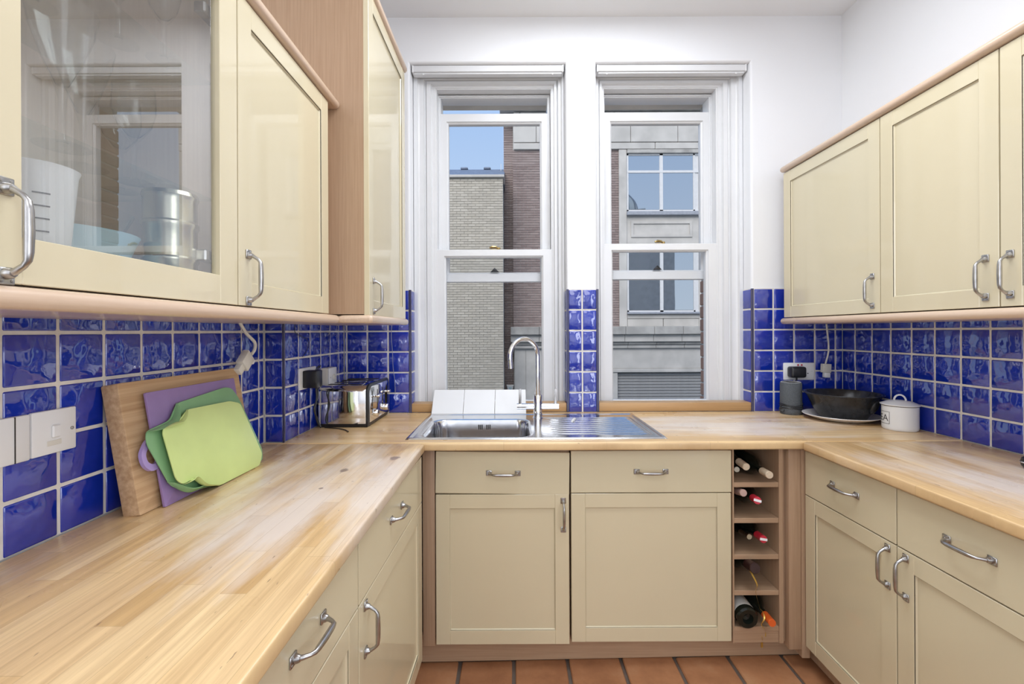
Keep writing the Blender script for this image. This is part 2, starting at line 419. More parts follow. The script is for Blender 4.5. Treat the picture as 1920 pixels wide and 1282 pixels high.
# ---- wall tiles
tile_cache = {}
def tile_mesh(wd, ht, dp=.008):
    k = (round(wd, 4), round(ht, 4))
    if k not in tile_cache:
        tile_cache[k] = MB().box(-wd / 2, wd / 2, -.0065, dp - .0065, -ht / 2, ht / 2, .0032, 2).mesh('tile', M['tile'], 60)
    return tile_cache[k]
def tiles(parent, spans, rows, place, rz):
    for (a0, a1) in spans:
        for (z0, z1) in rows:
            x, y = place((a0 + a1) / 2)
            link('tile', tile_mesh(a1 - a0, z1 - z0), parent, (x, y, (z0 + z1) / 2), (random.uniform(-.006, .006), 0, rz + random.uniform(-.006, .006)))
def rows_upto(n):
    """n full rows above the worktop; grout lines at .95P + kP"""
    out = [(ZC + .001, ZC + .95 * P - G / 2)]
    for k in range(n - 1): out.append((ZC + (.95 + k) * P + G / 2, ZC + (1.95 + k) * P - G / 2))
    return out
def span_list(edges): return [(a + G / 2, b - G / 2) for a, b in zip(edges, edges[1:])]
# left wall, camera side of the pipe casing
colsL = [.9237 + P * k for k in range(-9, 8)]
MB().box(XL - .008, XL - .0025, .405, YBOX, ZC, ZC + 5.0 * P).build('grout', M['grout'], wall_left)
tiles(wall_left, span_list(colsL[4:] + [YBOX]), rows_upto(5), lambda a: (XL - .0065, a), R90)
# pipe casing: face and side
MB().box(XL, XB - .002, YBOX + .0025, YBOX + .009, ZC, ZC + 5.0 * P).box(XB - .008, XB - .0025, YBOX + .002, YB, ZC, ZC + 5.0 * P).build('grout', M['grout'], trim_1)
tiles(trim_1, [(XL + .003, XB - .006)], rows_upto(5), lambda a: (a, YBOX + .0065), 0)
colsX = [YBOX + .008] + [YBOX + .118 + P * k for k in range(0, 5)] + [YB + .003]
tiles(trim_1, span_list(colsX), rows_upto(5), lambda a: (XB - .0065, a), R90)
MB().box(XB - .0065, XB + .0015, YBOX - .0015, YBOX + .0065, ZC, ZC + 5 * P, .001).build('edge_trim', M['trimtile'], trim_1)
# window wall
def grout_back(x0, x1, top): MB().box(x0, x1, YB + .0025, WY + .001, ZC, ZC + top * P).build('grout', M['grout'], wall_back)
grout_back(XB, -.520, 5.95); grout_back(.2763, .4245, 5.95); grout_back(1.2085, XR, 5.95)
yt = lambda a: (a, YB + .0065)
tiles(wall_back, span_list([-.8372 + P * k for k in range(-0, 4)][:3] + [-.5210]), rows_upto(6), yt, 0)
tiles(wall_back, [(XB + .002, -.8372 - .0035)], rows_upto(5), yt, 0)
tiles(wall_back, span_list([.2790, .3494, .4235]), rows_upto(6), yt, 0)
tiles(wall_back, span_list([1.2130, 1.3117, 1.3117 + P, 1.3117 + 2 * P, 1.3117 + 3 * P, XR + .003]), rows_upto(6), yt, 0)
# tiled reveals beside the windows
for x, s in ((-.5174, 1), (.2763, -1), (.4258, 1), (1.2064, -1)):
    MB().box(min(x, x + s * .0035), max(x, x + s * .0035), YB + .006, YREV, ZC + .03, ZC + 5.95 * P).build('grout', M['grout'], wall_back)
    tiles(wall_back, [(YB + .009, YREV - .006)], [(a, b) for a, b in rows_upto(6)], lambda a: (x - s * .0015, a), s * R90)
    MB().box(min(x - s * .006, x + s * .0065), max(x - s * .006, x + s * .0065), YB - .002, YB + .006, ZC, ZC + 5.95 * P, .0012).build('edge_trim', M['trimtile'], wall_back)
# right wall
MB().box(XR + .0025, XR + .008, .855, YB, ZC, ZC + 5 * P).build('grout', M['grout'], wall_right)
colsR = [YB + .003] + [2.2026 - P * k for k in range(0, 14)]
tiles(wall_right, [(b, a) for a, b in [(p - G / 2, q + G / 2) for p, q in zip(colsR, colsR[1:])]], rows_upto(5), lambda a: (XR + .0065, a), -R90)

# ---- sash windows
def ring(x0, x1, z0, z1, y): return [(x0, y, z0), (x1, y, z0), (x1, y, z1), (x0, y, z1)]
def frame_mb(o, i, y0, y1, bead=.0):
    """flat rectangular frame, outer o / inner i = (x0,x1,z0,z1), with a bead round the opening"""
    m = MB()
    a = [ring(*o, y1), ring(*o, y0 + .002), ring(o[0] + .002, o[1] - .002, o[2] + .002, o[3] - .002, y0)]
    if bead:
        q = (i[0] - bead, i[1] + bead, i[2] - bead, i[3] + bead)
        a += [ring(*q, y0), ring(*q, y0 + .006), ring(i[0] - .003, i[1] + .003, i[2] - .003, i[3] + .003, y0 + .010)]
    a += [ring(*i, y0 + .014 if bead else y0), ring(*i, y1), ring(*o, y1)]
    return m.loops(a)
def sash_window(name, rev, ox0, ox1, meet, uprail, utop, ubot):
    xa, xb = rev[0], rev[1]; zb = ZC - .02; zt = rev[3]
    # moulded casing: rings from the reveal inwards
    mL = ox0 - xa; mR = xb - ox1; head = zt - (H + 1.2875)
    prof = [(0, 2.388), (.03, 2.370), (.20, 2.366), (.23, 2.381), (.28, 2.385), (.47, 2.385), (.50, 2.400), (.56, 2.404), (.59, 2.394), (.78, 2.394), (.81, 2.413), (.95, 2.413), (.97, 2.418), (1.03, 2.418), (1.03, 2.55)]
    rings = [ring(xa - .004, xb + .004, zb, zt + .004, 2.55)]
    for d, y in prof: rings.append(ring(xa + d * mL, xb - d * mR, zb + d * .002, zt - d * head, y))
    win = struct(MB().loops(rings).build(name, M['gloss']))
    # parting bead, outer lining and head beyond the upper sash
    MB().loops([ring(ox0 + .004, ox1 - .004, zb, H + 1.279, 2.466), ring(ox0 + .010, ox1 - .010, zb, H + 1.2725, 2.466),
                ring(ox0 + .010, ox1 - .010, zb, H + 1.2725, 2.474), ring(ox0 + .016, ox1 - .016, zb, H + 1.268, 2.474), ring(ox0 + .016, ox1 - .016, zb, H + 1.268, 2.556)]).build('sash_lining', M['gloss'], win)
    # upper sash, pulled down a little
    ux0, ux1 = ox0 + .0045, ox1 - .0045
    up = frame_mb((ux0, ux1, ubot - .052, utop), (ux0 + .0515, ux1 - .0515, ubot, uprail), 2.478, 2.520, .009).build('upper_sash', M['gloss'], win)
    MB().box(ux0 + .045, ux1 - .045, 2.500, 2.503, ubot - .004, uprail + .004).build('glass_pane', M['pane'], up)
    lo = frame_mb((ox0, ox1, H - .44, meet), (ox0 + .0475, ox1 - .0535, H - .372, meet - .041), 2.420, 2.464, .008).build('lower_sash', M['gloss'], win)
    MB().box(ox0 + .04, ox1 - .046, 2.444, 2.447, H - .376, meet - .037).build('glass_pane', M['pane'], lo)
    # brass fastener on the meeting rail
    cx = (ox0 + ox1) / 2
    f = MB().box(cx - .022, cx + .024, 2.428, 2.456, meet, meet + .004, .001)
    f.tube([(cx - .026, 2.434, meet + .012), (cx - .010, 2.436, meet + .016), (cx + .008, 2.440, meet + .016), (cx + .018, 2.442, meet + .010)], [.004, .008, .007, .004], 8)
    f.lathe([(0, .014), (.008, .012), (.009, .004), (.007, 0), (0, 0)], 12, (cx + .024, 2.446, meet + .003))
    f.build('fastener', M['brass'], win)
    zz = ubot
    MB().prism([(cx - .024, zz), (cx + .024, zz), (cx + .007, zz + .018), (cx, zz + .024), (cx - .007, zz + .018)], 2.470, 2.484, 'xz', .002).build('sash_lift', M['bplast'], up)
    return win
w1 = sash_window('window_1', LW, -.404, .2085, H + .434, H + 1.1336, H + 1.186, H + .320)
w2 = sash_window('window_2', RW, .488, 1.089, H + .462, H + 1.1336, H + 1.190, H + .330)
for nm, rev, lab in (('left', LW, 'white blind headrail above the left sash window'), ('right', RW, 'white blind headrail above the right sash window')):
    t = thing('blind_headrail', lab, 'blind', ((rev[0] + rev[1]) / 2, 2.34, rev[3] - .002))
    hw = (rev[1] - rev[0]) / 2 - .012
    MB().box(-hw, hw, -.025, .025, -.032, 0, .003, 2).build('rail', M['gloss'], t)
    MB().box(-hw + .004, hw - .004, -.016, .018, -.040, -.031, .003, 2).build('bottom_bar', M['gloss'], t)
    for s in (-1, 1): MB().box(s * hw - .004, s * hw + .004, -.026, .026, -.034, .0015, .001).build('end_cap', M['wplast'], t)
    for k in (-.33, .33): MB().box(k - .004, k + .004, -.021, -.017, -.046, -.038, .001).build('cord_clip', M['wplast'], t)

# oiled timber upstands at the foot of the windows
for (x0, x1, lab) in ((-.513, .270, 'golden timber upstand below the left window'), (.4305, 1.2015, 'golden timber upstand below the right window')):
    tag(MB().box(x0, x1, YB + .006, 2.371, ZC + .001, ZC + .0445, .003, 2).build('window_upstand', M['upstand']), lab, 'upstand')

# ================================================================== OUTSIDE
F14 = 14 / 851.3
def ex(px): return (px - 961.7) * F14
def ez(py): return H + (620.2 - py) * F14
GZ = H - 6.2
ground = struct(MB().box(-30, 30, 2.6, 40, GZ - .2, GZ).build('ground', M['street']))
# our own building's outer skin, with brick jambs round the windows
JL = (-.45, .245, H - .47, H + 1.341); JR = (.445, 1.142, H - .47, H + 1.341)
wall_outside = struct(holed_slab([-7, 9], [GZ, H + 5.6], [JL, JR], 2.565, 2.75).build('wall_outside', M['mortar']))
for (j, xx, s) in ((JR, 1.142, -1), (JR, .445, 1), (JL, .245, -1), (JL, -.45, 1)):
    k = 0; z = j[2] + .004
    while z < j[3] - .07:
        d = random.uniform(.004, .009)
        a, b = (xx - d, xx + .02) if s < 0 else (xx - .02, xx + d)
        MB().box(a, b, 2.60 + random.uniform(0, .01), 2.755, z, z + .068, .004).build('brick', M['redbrick'], wall_outside)
        z += .077; k += 1
for j in (JL, JR):
    MB().box(j[0] - .15, j[1] + .15, 2.58, 2.765, j[3] - .001, j[3] + .22, .006).build('lintel', M['lintel'], wall_outside)

def brick_field(x0, x1, y, z0, z1, bl=.225, bh=.075, gap=.011, dp=.02, cut=None):
    m = MB(); z = z0; row = 0
    while z < z1 - .01:
        x = x0 - (bl / 2 if row % 2 else 0)
        while x < x1:
            a, b = max(x, x0), min(x + bl - gap, x1)
            if b - a > .02 and not (cut and cut((a + b) / 2, z)):
                q = random.uniform(-.003, .003); h = min(z + bh - gap, z1)
                m.add([(a, y + q, z), (b, y + q, z), (b, y + q, h), (a, y + q, h), (a, y + dp, z), (b, y + dp, z), (b, y + dp, h), (a, y + dp, h)],
                      [(0, 1, 2, 3), (0, 4, 5, 1), (3, 2, 6, 7), (0, 3, 7, 4), (1, 5, 6, 2)])
            x += bl
        z += bh; row += 1
    return m
# sandy stock-brick building on the left
t = thing('brick_building', 'pale sandy brick building with slate roof across the street, seen through the left window', 'building', (-3, 15, GZ))
def part(m, name, mat, root):
    o = m.build(name, mat, root, smooth=0); o.matrix_parent_inverse = Matrix.Translation(-Vector(root.location)); return o
F13 = 13 / 851.3
xe = (944 - 961.7) * F13; zt = H + (620.2 - 333) * F13
part(MB().box(-7, xe - .004, 13.02, 17, GZ, zt), 'wall', M['mortary'], t)
o = part(brick_field(-3.2, xe, 13.0, H - 4.2, zt, .215, .072), 'brick_face', M['stock'], t); o['kind'] = 'stuff'
part(MB().box(-7, xe + .045, 12.93, 13.6, zt, zt + .075, .01), 'coping', M['stone'], t)
part(MB().prism([(13.15, zt + .075), (15.2, zt + 1.02), (15.35, zt + 1.02), (15.35, zt + .075)], -7, xe + .03, 'yz'), 'roof', M['slate'], t)
for (a, b) in ((-1.72, -1.48), (-.95, -.72), (-2.5, -2.3)): part(MB().box(a, b, 15.1, 15.3, zt + 1.0, zt + 1.07, .02), 'ridge_tile', M['slate'], t)
part(MB().box(-.375, -.36, 14.8, 14.82, zt + .8, zt + 1.06), 'lightning_rod', M['tinwhite'], t)

# brown-brick and stone building
t = thing('brick_building', 'tall brown brick and pale stone building across the street', 'building', (3, 14.6, GZ))
XE0, XE1 = ex(963), 9.0
ztop = H + 6.86
part(MB().box(XE0 + .01, XE1, 14.02, 18, GZ, ztop), 'wall', M['mortar'], t)
part(MB().box(xe + .002, XE0 + .02, 14.42, 18, GZ, ztop), 'wall', M['mortar'], t)
bx0, bx1 = ex(1176), ex(1310)
qx0 = ex(1161)
o = part(brick_field(XE0, qx0, 14.0, ez(618), ez(282)), 'brick_face', M['brown'], t); o['kind'] = 'stuff'
o = part(brick_field(xe + .002, XE0, 14.4, H - 4, ztop), 'brick_face', M['brown'], t); o['kind'] = 'stuff'
# stone band of big blocks
for (za, zb, off) in ((ez(282), ez(269.5), .0), (ez(269), ez(237), .7), (ez(236.5), ez(212), .2)):
    x = XE0 + .02; first = True
    while x < XE1:
        b = min(XE1, x + (off if first and off else 1.45)); first = False
        part(MB().box(x + .006, b - .006, 13.93, 14.1, za + .006, zb - .006, .012), 'stone_block', M['stone'], t); x = b
part(MB().box(XE0 - .4, XE1, 13.82, 14.6, ez(211), ez(204), .02), 'coping', M['stonedark'], t)
part(MB().box(qx0, ex(1175.5), 13.94, 14.1, ez(613), ez(282.5), .01), 'quoin', M['stone'], t)
part(MB().box(ex(1310), XE1, 13.96, 14.1, ez(613), ez(282.5), .01), 'pier', M['stone'], t)
def bay_open(z0, z1, mulx, transoms):
    fw = .05; f = MB()
    for (a, b, c, d) in ((bx0, bx1, z0, z0 + fw), (bx0, bx1, z1 - fw, z1), (bx0, bx0 + fw, z0, z1), (bx1 - .16, bx1 - .11, z0, z1), (mulx - .05, mulx + .05, z0, z1)): f.box(a, b, 13.965, 14.00, c, d)
    f.box(bx1 - .11, bx1, 13.985, 14.01, z0, z1)
    for q in transoms: f.box(bx0, bx1, 13.96, 14.00, q - .035, q + .035)
    fr = part(f, 'window_frame', M['tinwhite'], t)
    zs = [z0 + fw] + list(transoms) + [z1 - fw]
    for a, b in zip(zs, zs[1:]):
        for (c, d) in ((bx0 + fw, mulx - .05), (mulx + .05, bx1 - .16)):
            MB().box(c, d, 13.985, 14.005, a + .01, b - .01).build('pane', M['fpane'], fr)
bay_open(ez(398), ez(290), ex(1240.5), (ez(323.5),))
part(MB().box(bx0, bx1, 13.90, 14.05, ez(290), ez(283), .01), 'window_head', M['stonedark'], t)
part(MB().box(bx0 - .02, bx1 + .02, 13.86, 14.05, ez(406), ez(398.5), .015), 'window_sill', M['lead'], t)
part(MB().box(bx0, bx1, 13.98, 14.05, ez(470), ez(406)), 'spandrel', M['stone'], t)
part(frame_mb((bx0 + .12, bx1 - .2, ez(446), ez(416)), (bx0 + .2, bx1 - .28, ez(441), ez(421)), 13.95, 13.99), 'spandrel_moulding', M['stone'], t)
bay_open(ez(586), ez(470), ex(1240.5), ())
part(MB().box(bx0 - .02, bx1 + .02, 13.86, 14.05, ez(590), ez(586), .01), 'window_sill', M['lead'], t)
part(MB().box(bx0, bx1, 13.95, 14.05, ez(598), ez(590.5), .008), 'sill_course', M['stone'], t)
for xa, xb in ((bx0, ex(1243)), (ex(1243.6), bx1)): part(MB().box(xa + .004, xb - .004, 13.97, 14.05, ez(613), ez(598.5), .008), 'stone_block', M['stone'], t)
# cornice, fascia and ground floor
cx0 = ex(957.5)
for (ya, yb, yy, mt) in ((613, 627.5, 13.55, 'stonedark'), (627.8, 641, 13.66, 'stone'), (641.2, 646, 13.74, 'stonedark'), (646.2, 653, 13.80, 'stone')):
    x = cx0 + (0 if ya < 640 else .12); k = 0
    while x < XE1:
        b = min(XE1, x + .86); part(MB().box(x + .003, b - .003, yy, 14.02, ez(yb), ez(ya), .012), 'cornice_block', M[mt], t); x = b
part(MB().box(ex(965), ex(1146), 13.90, 14.05, GZ, ez(653.3)), 'cladding', M['stone'], t)
for q in (985.5, 1007, 1050, 1090): part(MB().box(ex(q) - .012, ex(q) + .012, 13.892, 13.91, GZ, ez(656)), 'joint_bead', M['stonedark'], t)
part(MB().box(ex(1146), XE1, 13.88, 14.05, ez(691), ez(653.3), .006), 'fascia', M['stone'], t)
part(MB().box(ex(1146), XE1, 13.83, 14.05, ez(698), ez(691.3), .012), 'fascia_moulding', M['stone'], t)
part(MB().box(ex(1146), ex(1156), 13.86, 14.05, GZ, ez(698.3), .01), 'shopfront_pilaster', M['stone'], t)
z = ez(700); sl = MB().box(ex(1156.5), XE1 - 3, 13.96, 13.99, z - .085, z, .02).mesh('shutter_slat', M['shutter'])
for k in range(34):
    o = link('shutter_slat', sl, t, (0, 0, -.092 * k)); o.matrix_parent_inverse = Matrix.Translation(-Vector(t.location))
part(MB().prism([(-.21, H - 1.70), (.03, H - 1.70), (-.02, H - 1.95), (-.16, H - 1.95)], 14.30, 14.40, 'xz', .02), 'alarm_box', M['wplast'], t)
part(MB().prism([(-.14, H - 1.77), (-.04, H - 1.77), (-.06, H - 1.84), (-.12, H - 1.84)], 14.29, 14.305, 'xz'), 'alarm_badge', M['bluebowl'], t)
# ribbed dome on the far side of the street, seen mirrored in the upper panes
t = thing('dome', 'pale ribbed dome mirrored in the upper panes of the stone building', 'dome', (8.9, -10, GZ))
zd = H + 9.7 - GZ
part(MB().box(7.2, 10.6, -11.7, -8.3, GZ, H + 9.7), 'tower', M['stone'], t)
MB().lathe([(1.55, zd)] + [(1.5 * math.cos(math.radians(a)), zd + 1.75 * math.sin(math.radians(a))) for a in range(0, 91, 10)], 32).build('shell', M['domewhite'], t)
for k in range(12):
    a = 2 * math.pi * k / 12 + .2
    MB().tube([(1.53 * math.cos(math.radians(e)) * math.cos(a), 1.53 * math.cos(math.radians(e)) * math.sin(a), zd + 1.78 * math.sin(math.radians(e))) for e in range(0, 88, 8)], .05, 6).build('rib', M['lead'], t)
# ================================================================== FITTED UNITS
M['raily'] = veneer('beech_moulding_deep', (.62, .45, .32), (.70, .53, .39), .28, 'y', .5, .3)
def handle_mesh():
    m = MB()
    for s in (-1, 1):
        m.box(-.0098, .0098, -.0035, 0, s * .0545 - .0108, s * .0545 + .0108, .0012)
        m.lathe([(.0080, 0), (.0072, .005), (.0050, .009), (0, .010)], 12, (0, 0, 0), 'z')
        n = 12 * 4; vs = m.v[-n:]; del m.v[-n:]
        m.v += [(x, -.003 - z, s * .0515 + y * .9) for x, y, z in vs]
        for k in (-1, 1):
            m.lathe([(.0022, 0), (.0022, .0007), (0, .0009)], 8); nn = 8 * 3; vs = m.v[-nn:]; del m.v[-nn:]
            m.v += [(k * .0058 + x, -.0035 - z, s * .0605 + y) for x, y, z in vs]
    pts = [(0, -.004, -.052), (0, -.014, -.049), (0, -.024, -.0425), (0, -.029, -.036), (0, -.030, -.026), (0, -.0305, 0), (0, -.030, .026), (0, -.029, .036), (0, -.024, .0425), (0, -.014, .049), (0, -.004, .052)]
    m.tube(pts, [.0055, .0042, .0036, .0042, .0052, .0056, .0052, .0042, .0036, .0042, .0055], 10)
    return m.mesh('handle', M['pewter'], 45)
HM = handle_mesh()
def handle(parent, x, z, level=False):
    return link('handle', HM, parent, (x, 0, z), (0, R90 if level else 0, 0))
ST = .053
def door(cab, x0, x1, z0, z1, hx=None, hz=None, glass=False, st=ST):
    """framed door with a recessed panel; local front face at y = 0"""
    m = MB(); b = .0011
    m.box(x0, x0 + st, 0, .019, z0, z1, b).box(x1 - st, x1, 0, .019, z0, z1, b)
    m.box(x0 + st, x1 - st, .0003, .019, z0, z0 + st, b).box(x0 + st, x1 - st, .0003, .019, z1 - st, z1, b)
    d = m.build('door', M['cream'], cab)
    if glass:
        MB().box(x0 + st - .004, x1 - st + .004, .010, .014, z0 + st - .004, z1 - st + .004).build('glass_pane', M['doorglass'], d)
    else:
        i = (x0 + st, x1 - st, z0 + st, z1 - st); k = .0035
        MB().loops([ring(*i, .001), ring(*i, .0035), ring(i[0] + k, i[1] - k, i[2] + k, i[3] - k, .0075)]).box(i[0] + k - .001, i[1] - k + .001, .0074, .013, i[2] + k - .001, i[3] - k + .001).build('panel', M['cream'], d)
    if hx is not None: handle(d, hx, hz)
    return d
def drawer(cab, x0, x1, z0, z1, hz, hx=None, tilt=0):
    dx = (x0 + x1) / 2
    d = MB().box(x0 - dx, x1 - dx, 0, .019, z0 - hz, z1 - hz, .0012).build('drawer', M['cream'], cab, (dx, 0, hz), (0, tilt, 0))
    handle(d, 0 if hx is None else hx - dx, 0, True); return d
def carcass(cab, x0, x1, z0, z1, dep, mat='beech'):
    return MB().box(x0 + .001, x1 - .001, .021, dep, z0, z1).build('carcass', M[mat], cab)

# ---- worktops
pl = [(XL + .001, .47), (-.3185, .47), (-.3243, 1.652), (-.334, 1.6665), (XL + .001, 1.6665)]
tag(MB().prism(pl, ZC - .031, ZC, 'xy', .006, 3).build('worktop', M['topy']), 'pale wood worktop along the left wall with chopping boards on it', 'worktop')
pr = [(1.0580, .872), (XR - .001, .872), (XR - .001, 1.6665), (1.070, 1.6665), (1.0585, 1.655)]
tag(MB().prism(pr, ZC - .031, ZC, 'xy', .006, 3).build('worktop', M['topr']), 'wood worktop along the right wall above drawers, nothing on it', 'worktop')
hole = (-.380, .092, 1.738, 2.105)
hs = holed_slab([XB + .001, XR - .001], [1.680, YB - .001], [hole], -ZC, -(ZC - .031))
hs.v = [(x, z, -y) for x, y, z in hs.v]
nose = [(1.680, ZC - .031)] + [(1.670 + .006 + .006 * math.cos(math.radians(a)), ZC - .025 + .006 * math.sin(math.radians(a))) for a in (-90, -120, -150, -180)] + [(1.670 + .009 + .009 * math.cos(math.radians(a)), ZC - .009 + .009 * math.sin(math.radians(a))) for a in (180, 160, 140, 120, 100, 90)] + [(1.680, ZC)]
hs.prism(nose, XL + .001, XR - .001, 'yz')
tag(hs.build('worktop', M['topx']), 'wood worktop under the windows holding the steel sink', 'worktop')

# ---- back run of base units
zd0, zd1 = H - 1.181, H - .617; zr0, zr1 = H - .6135, H - .4545
c = thing('base_cabinet', 'cream base cabinet under the sink bowl with crooked drawer front and corner handle', 'cabinet', (-.2956, YD, 0))
carcass(c, 0, .5098, H - 1.185, ZC - .185, .55); MB().box(.002, .508, .021, .045, ZC - .19, ZC - .033).build('front_rail', M['beech'], c)
drawer(c, .001, .5068, zr0 - .002, zr1 - .003, H - .5365, .257, .0150)
door(c, .001, .5045, zd0 - .003, zd1 - .001, .483, H - .696)
c = thing('base_cabinet', 'wide cream base cabinet beside the wine rack, its door without a handle', 'cabinet', (.2163, YD, 0))
carcass(c, 0, .6076, H - 1.185, ZC - .033, .55)
drawer(c, .001, .6066, zr0 + .001, zr1, H - .5330, .303)
door(c, .001, .6050, zd0 + .005, zd1 + .001)
# wine rack
wr = thing('wine_rack', 'narrow open beech wine rack with five shelves of bottles', 'wine rack', (.826, YD, 0))
wz = [(-.5955, -.577), (-.731, -.712), (-.868, -.8497), (-1.004, -.986), (-1.140, -1.1226)]
MB().box(.1762, .1925, 0, .50, H - 1.185, ZC - .033, .001).build('side_panel', M['beech'], wr)
MB().box(.0015, .0075, .002, .50, H - 1.185, ZC - .033, .0005).build('side_panel', M['beech'], wr)
MB().box(.0075, .1762, .47, .50, H - 1.185, ZC - .033).build('back_panel', M['beech'], wr)
for a, b in wz: MB().box(.0078, .1760, .003, .468, H + a, H + b, .001).build('shelf', M['beechx'], wr)
MB().box(.0078, .1760, .006, .468, H - 1.184, H - 1.1405).build('base_rail', M['beechx'], wr)
p = MB().box(1.0195, 1.031, 1.728, 2.2, H - 1.185, ZC - .033, .001)
p.box(1.031, 1.078, 1.702, 1.76, H - 1.200, ZC - .033, .003, 2).box(1.078, 1.108, 1.700, 2.2, H - 1.23, ZC - .033, .001)
tag(p.build('corner_post', M['beech']), 'moulded beech corner post right of the wine rack', 'post')
p = MB().box(-.346, -.2985, 1.722, 1.76, H - 1.195, ZC - .033, .002, 2)
tag(p.build('corner_post', M['beech']), 'flat beech filler strip left of the crooked drawer', 'post')
# plinths
zl = lambda x: .0166 * (x - .33) + .009
tag(MB().prism([(-.41, zl(-.41)), (1.135, zl(1.135)), (1.135, H - 1.186), (-.41, H - 1.186)], 1.775, 1.79, 'xz').build('plinth', M['beechx']), 'beech plinth board under the units below the windows', 'plinth')
tag(MB().box(1.142, 1.157, .885, 1.774, .026, H - 1.186).build('plinth', M['beech']), 'beech plinth board under the right hand units', 'plinth')
tag(MB().box(-.425, -.41, .50, 1.774, .002, H - 1.186).build('plinth', M['beech']), 'beech plinth board under the left hand units', 'plinth')

# ---- left run of base units (slightly out of line with the worktop)
dl = math.atan2(.0264, 1.0)
def leftunit(label, s, wd): 
    return thing('base_cabinet', label, 'cabinet', (-.3473 + .0264 * s, 1.015 + s, 0), R90 - dl)
c = leftunit('cream base cabinet in the left run, next to the far corner', 0, .62)
carcass(c, 0, .621, H - 1.185, ZC - .033, .52)
drawer(c, .002, .620, zr0, zr1 + .002, H - .524, .300); door(c, .002, .620, zd0, zd1, .040, H - .690)
c = leftunit('cream base cabinet in the left run, nearest the camera', -.515, .512)
carcass(c, 0, .513, H - 1.185, ZC - .033, .52)
drawer(c, .001, .5115, zr0, zr1 + .002, H - .524, .280); door(c, .001, .5115, zd0, zd1, .040, H - .690)
# ---- right run
def rightunit(label, s): return thing('base_cabinet', label, 'cabinet', (1.089, 1.696 - s, 0), -R90)
c = rightunit('cream base cabinet in the right run, beside the corner post', 0)
carcass(c, .0, .4035, H - 1.185, ZC - .033, .55)
drawer(c, .001, .4020, zr0, zr1 + .002, H - .527); door(c, .001, .4020, zd0, zd1, .374, H - .690)
c = rightunit('cream base cabinet in the right run, nearest the camera', .4055)
carcass(c, 0, .408, H - 1.185, ZC - .033, .55)
drawer(c, .001, .4070, zr0, zr1 + .002, H - .527); door(c, .001, .4070, zd0, zd1, .030, H - .690)

# ---- left wall units
UX = -.615; zu0, zu1 = H + .0605, H + .768
def bull(x_in, x_out, z0, z1, n=8):
    r = (z1 - z0) / 2; s = 1 if x_out > x_in else -1
    return [(x_in, z0)] + [(x_out - s * r + s * r * math.cos(math.radians(a)), (z0 + z1) / 2 + r * math.sin(math.radians(a))) for a in [-90 + 180 * i / n for i in range(n + 1)]] + [(x_in, z1)]
gc = thing('wall_cabinet', 'glazed cream wall cabinet with glassware behind the pane', 'cabinet', (UX, .509, 0), R90)
W_ = .508; D_ = .312
MB().box(0, .018, .021, D_, zu0, zu1).build('side_panel', M['interior'], gc); MB().box(W_ - .018, W_, .021, D_, zu0, zu1).build('side_panel', M['interior'], gc)
MB().box(.018, W_ - .018, .021, D_, zu0, zu0 + .018).build('bottom_panel', M['interior'], gc)
MB().box(.018, W_ - .018, .021, D_, zu1 - .018, zu1).build('top_panel', M['interior'], gc)
MB().box(.018, W_ - .018, D_ - .008, D_, zu0 + .018, zu1 - .018).build('back_panel', M['interior'], gc)
S1, S2 = H + .293, H + .548
for z in (S1, S2): MB().box(.019, W_ - .019, .045, D_ - .01, z - .006, z, .001).build('shelf', M['shelfglass'], gc)
gd = door(gc, .001, W_ - .001, zu0, zu1, .040, H + .1235, True, .060)
for z in (zu0 + .10, zu1 - .09):
    MB().box(W_ - .075, W_ - .020, .022, .046, z - .012, z + .012, .003).lathe([(.0165, 0), (.0165, .010), (0, .010)], 16, (W_ - .036, .021, z), 'y').build('hinge', M['pewter'], gc)
c = thing('wall_cabinet', 'solid cream wall cabinet between glazed cabinet and tall cabinet', 'cabinet', (UX, 1.019, 0), R90)
carcass(c, 0, .499, zu0, zu1, D_, 'beech'); door(c, .001, .4985, zu0, zu1, .036, H + .126)
MB().box(.501, .558, .03, D_, zu0, zu1 + .002).build('filler_strip', M['beech'], c)
c = thing('light_pelmet', 'rounded beech moulding below the left wall cabinets', 'moulding', (0, 0, 0))
MB().prism(bull(XL + .002, -.5985, H + .028, H + .0575), .500, 1.566, 'xz').build('moulding', M['raily'], c)
c = thing('cornice', 'rounded beech moulding above the left wall cabinets', 'moulding', (0, 0, 0))
MB().prism(bull(XL + .002, -.5975, H + .771, H + .800), .500, 1.577, 'xz', .004).build('moulding', M['raily'], c)

# ---- tall wall cabinet in the corner
tall = thing('wall_cabinet', 'tall cream wall cabinet with wood side beside the left window', 'cabinet', (-.499, 1.580, 0), R90)
zt1 = H + 1.199
MB().box(0, .018, .0185, .424, zu0, zt1).build('side_panel', M['beech'], tall)
MB().box(.018, .531, .021, .35, zu0, zt1).build('carcass', M['beech'], tall)
door(tall, .001, .532, zu0 - .003, zt1, .048, H + .127)
m = MB()
poly = [(-.013, .101), (-.013, -.004), (-.006, -.0135), (.530, -.0135), (.541, -.006), (.546, .01), (.546, .34), (.0, .34), (.0, .101)]
m.prism(poly, H + .0285, H + .0575, 'xy', .0125, 4)
m.build('light_pelmet', M['rail'], tall)
poly = [(.0, .34), (.0, -.004), (.006, -.0125), (.530, -.0125), (.541, -.006), (.545, .01), (.545, .34)]
MB().prism(poly, zt1 + .003, zt1 + .031, 'xy', .012, 4).build('cornice', M['rail'], tall)

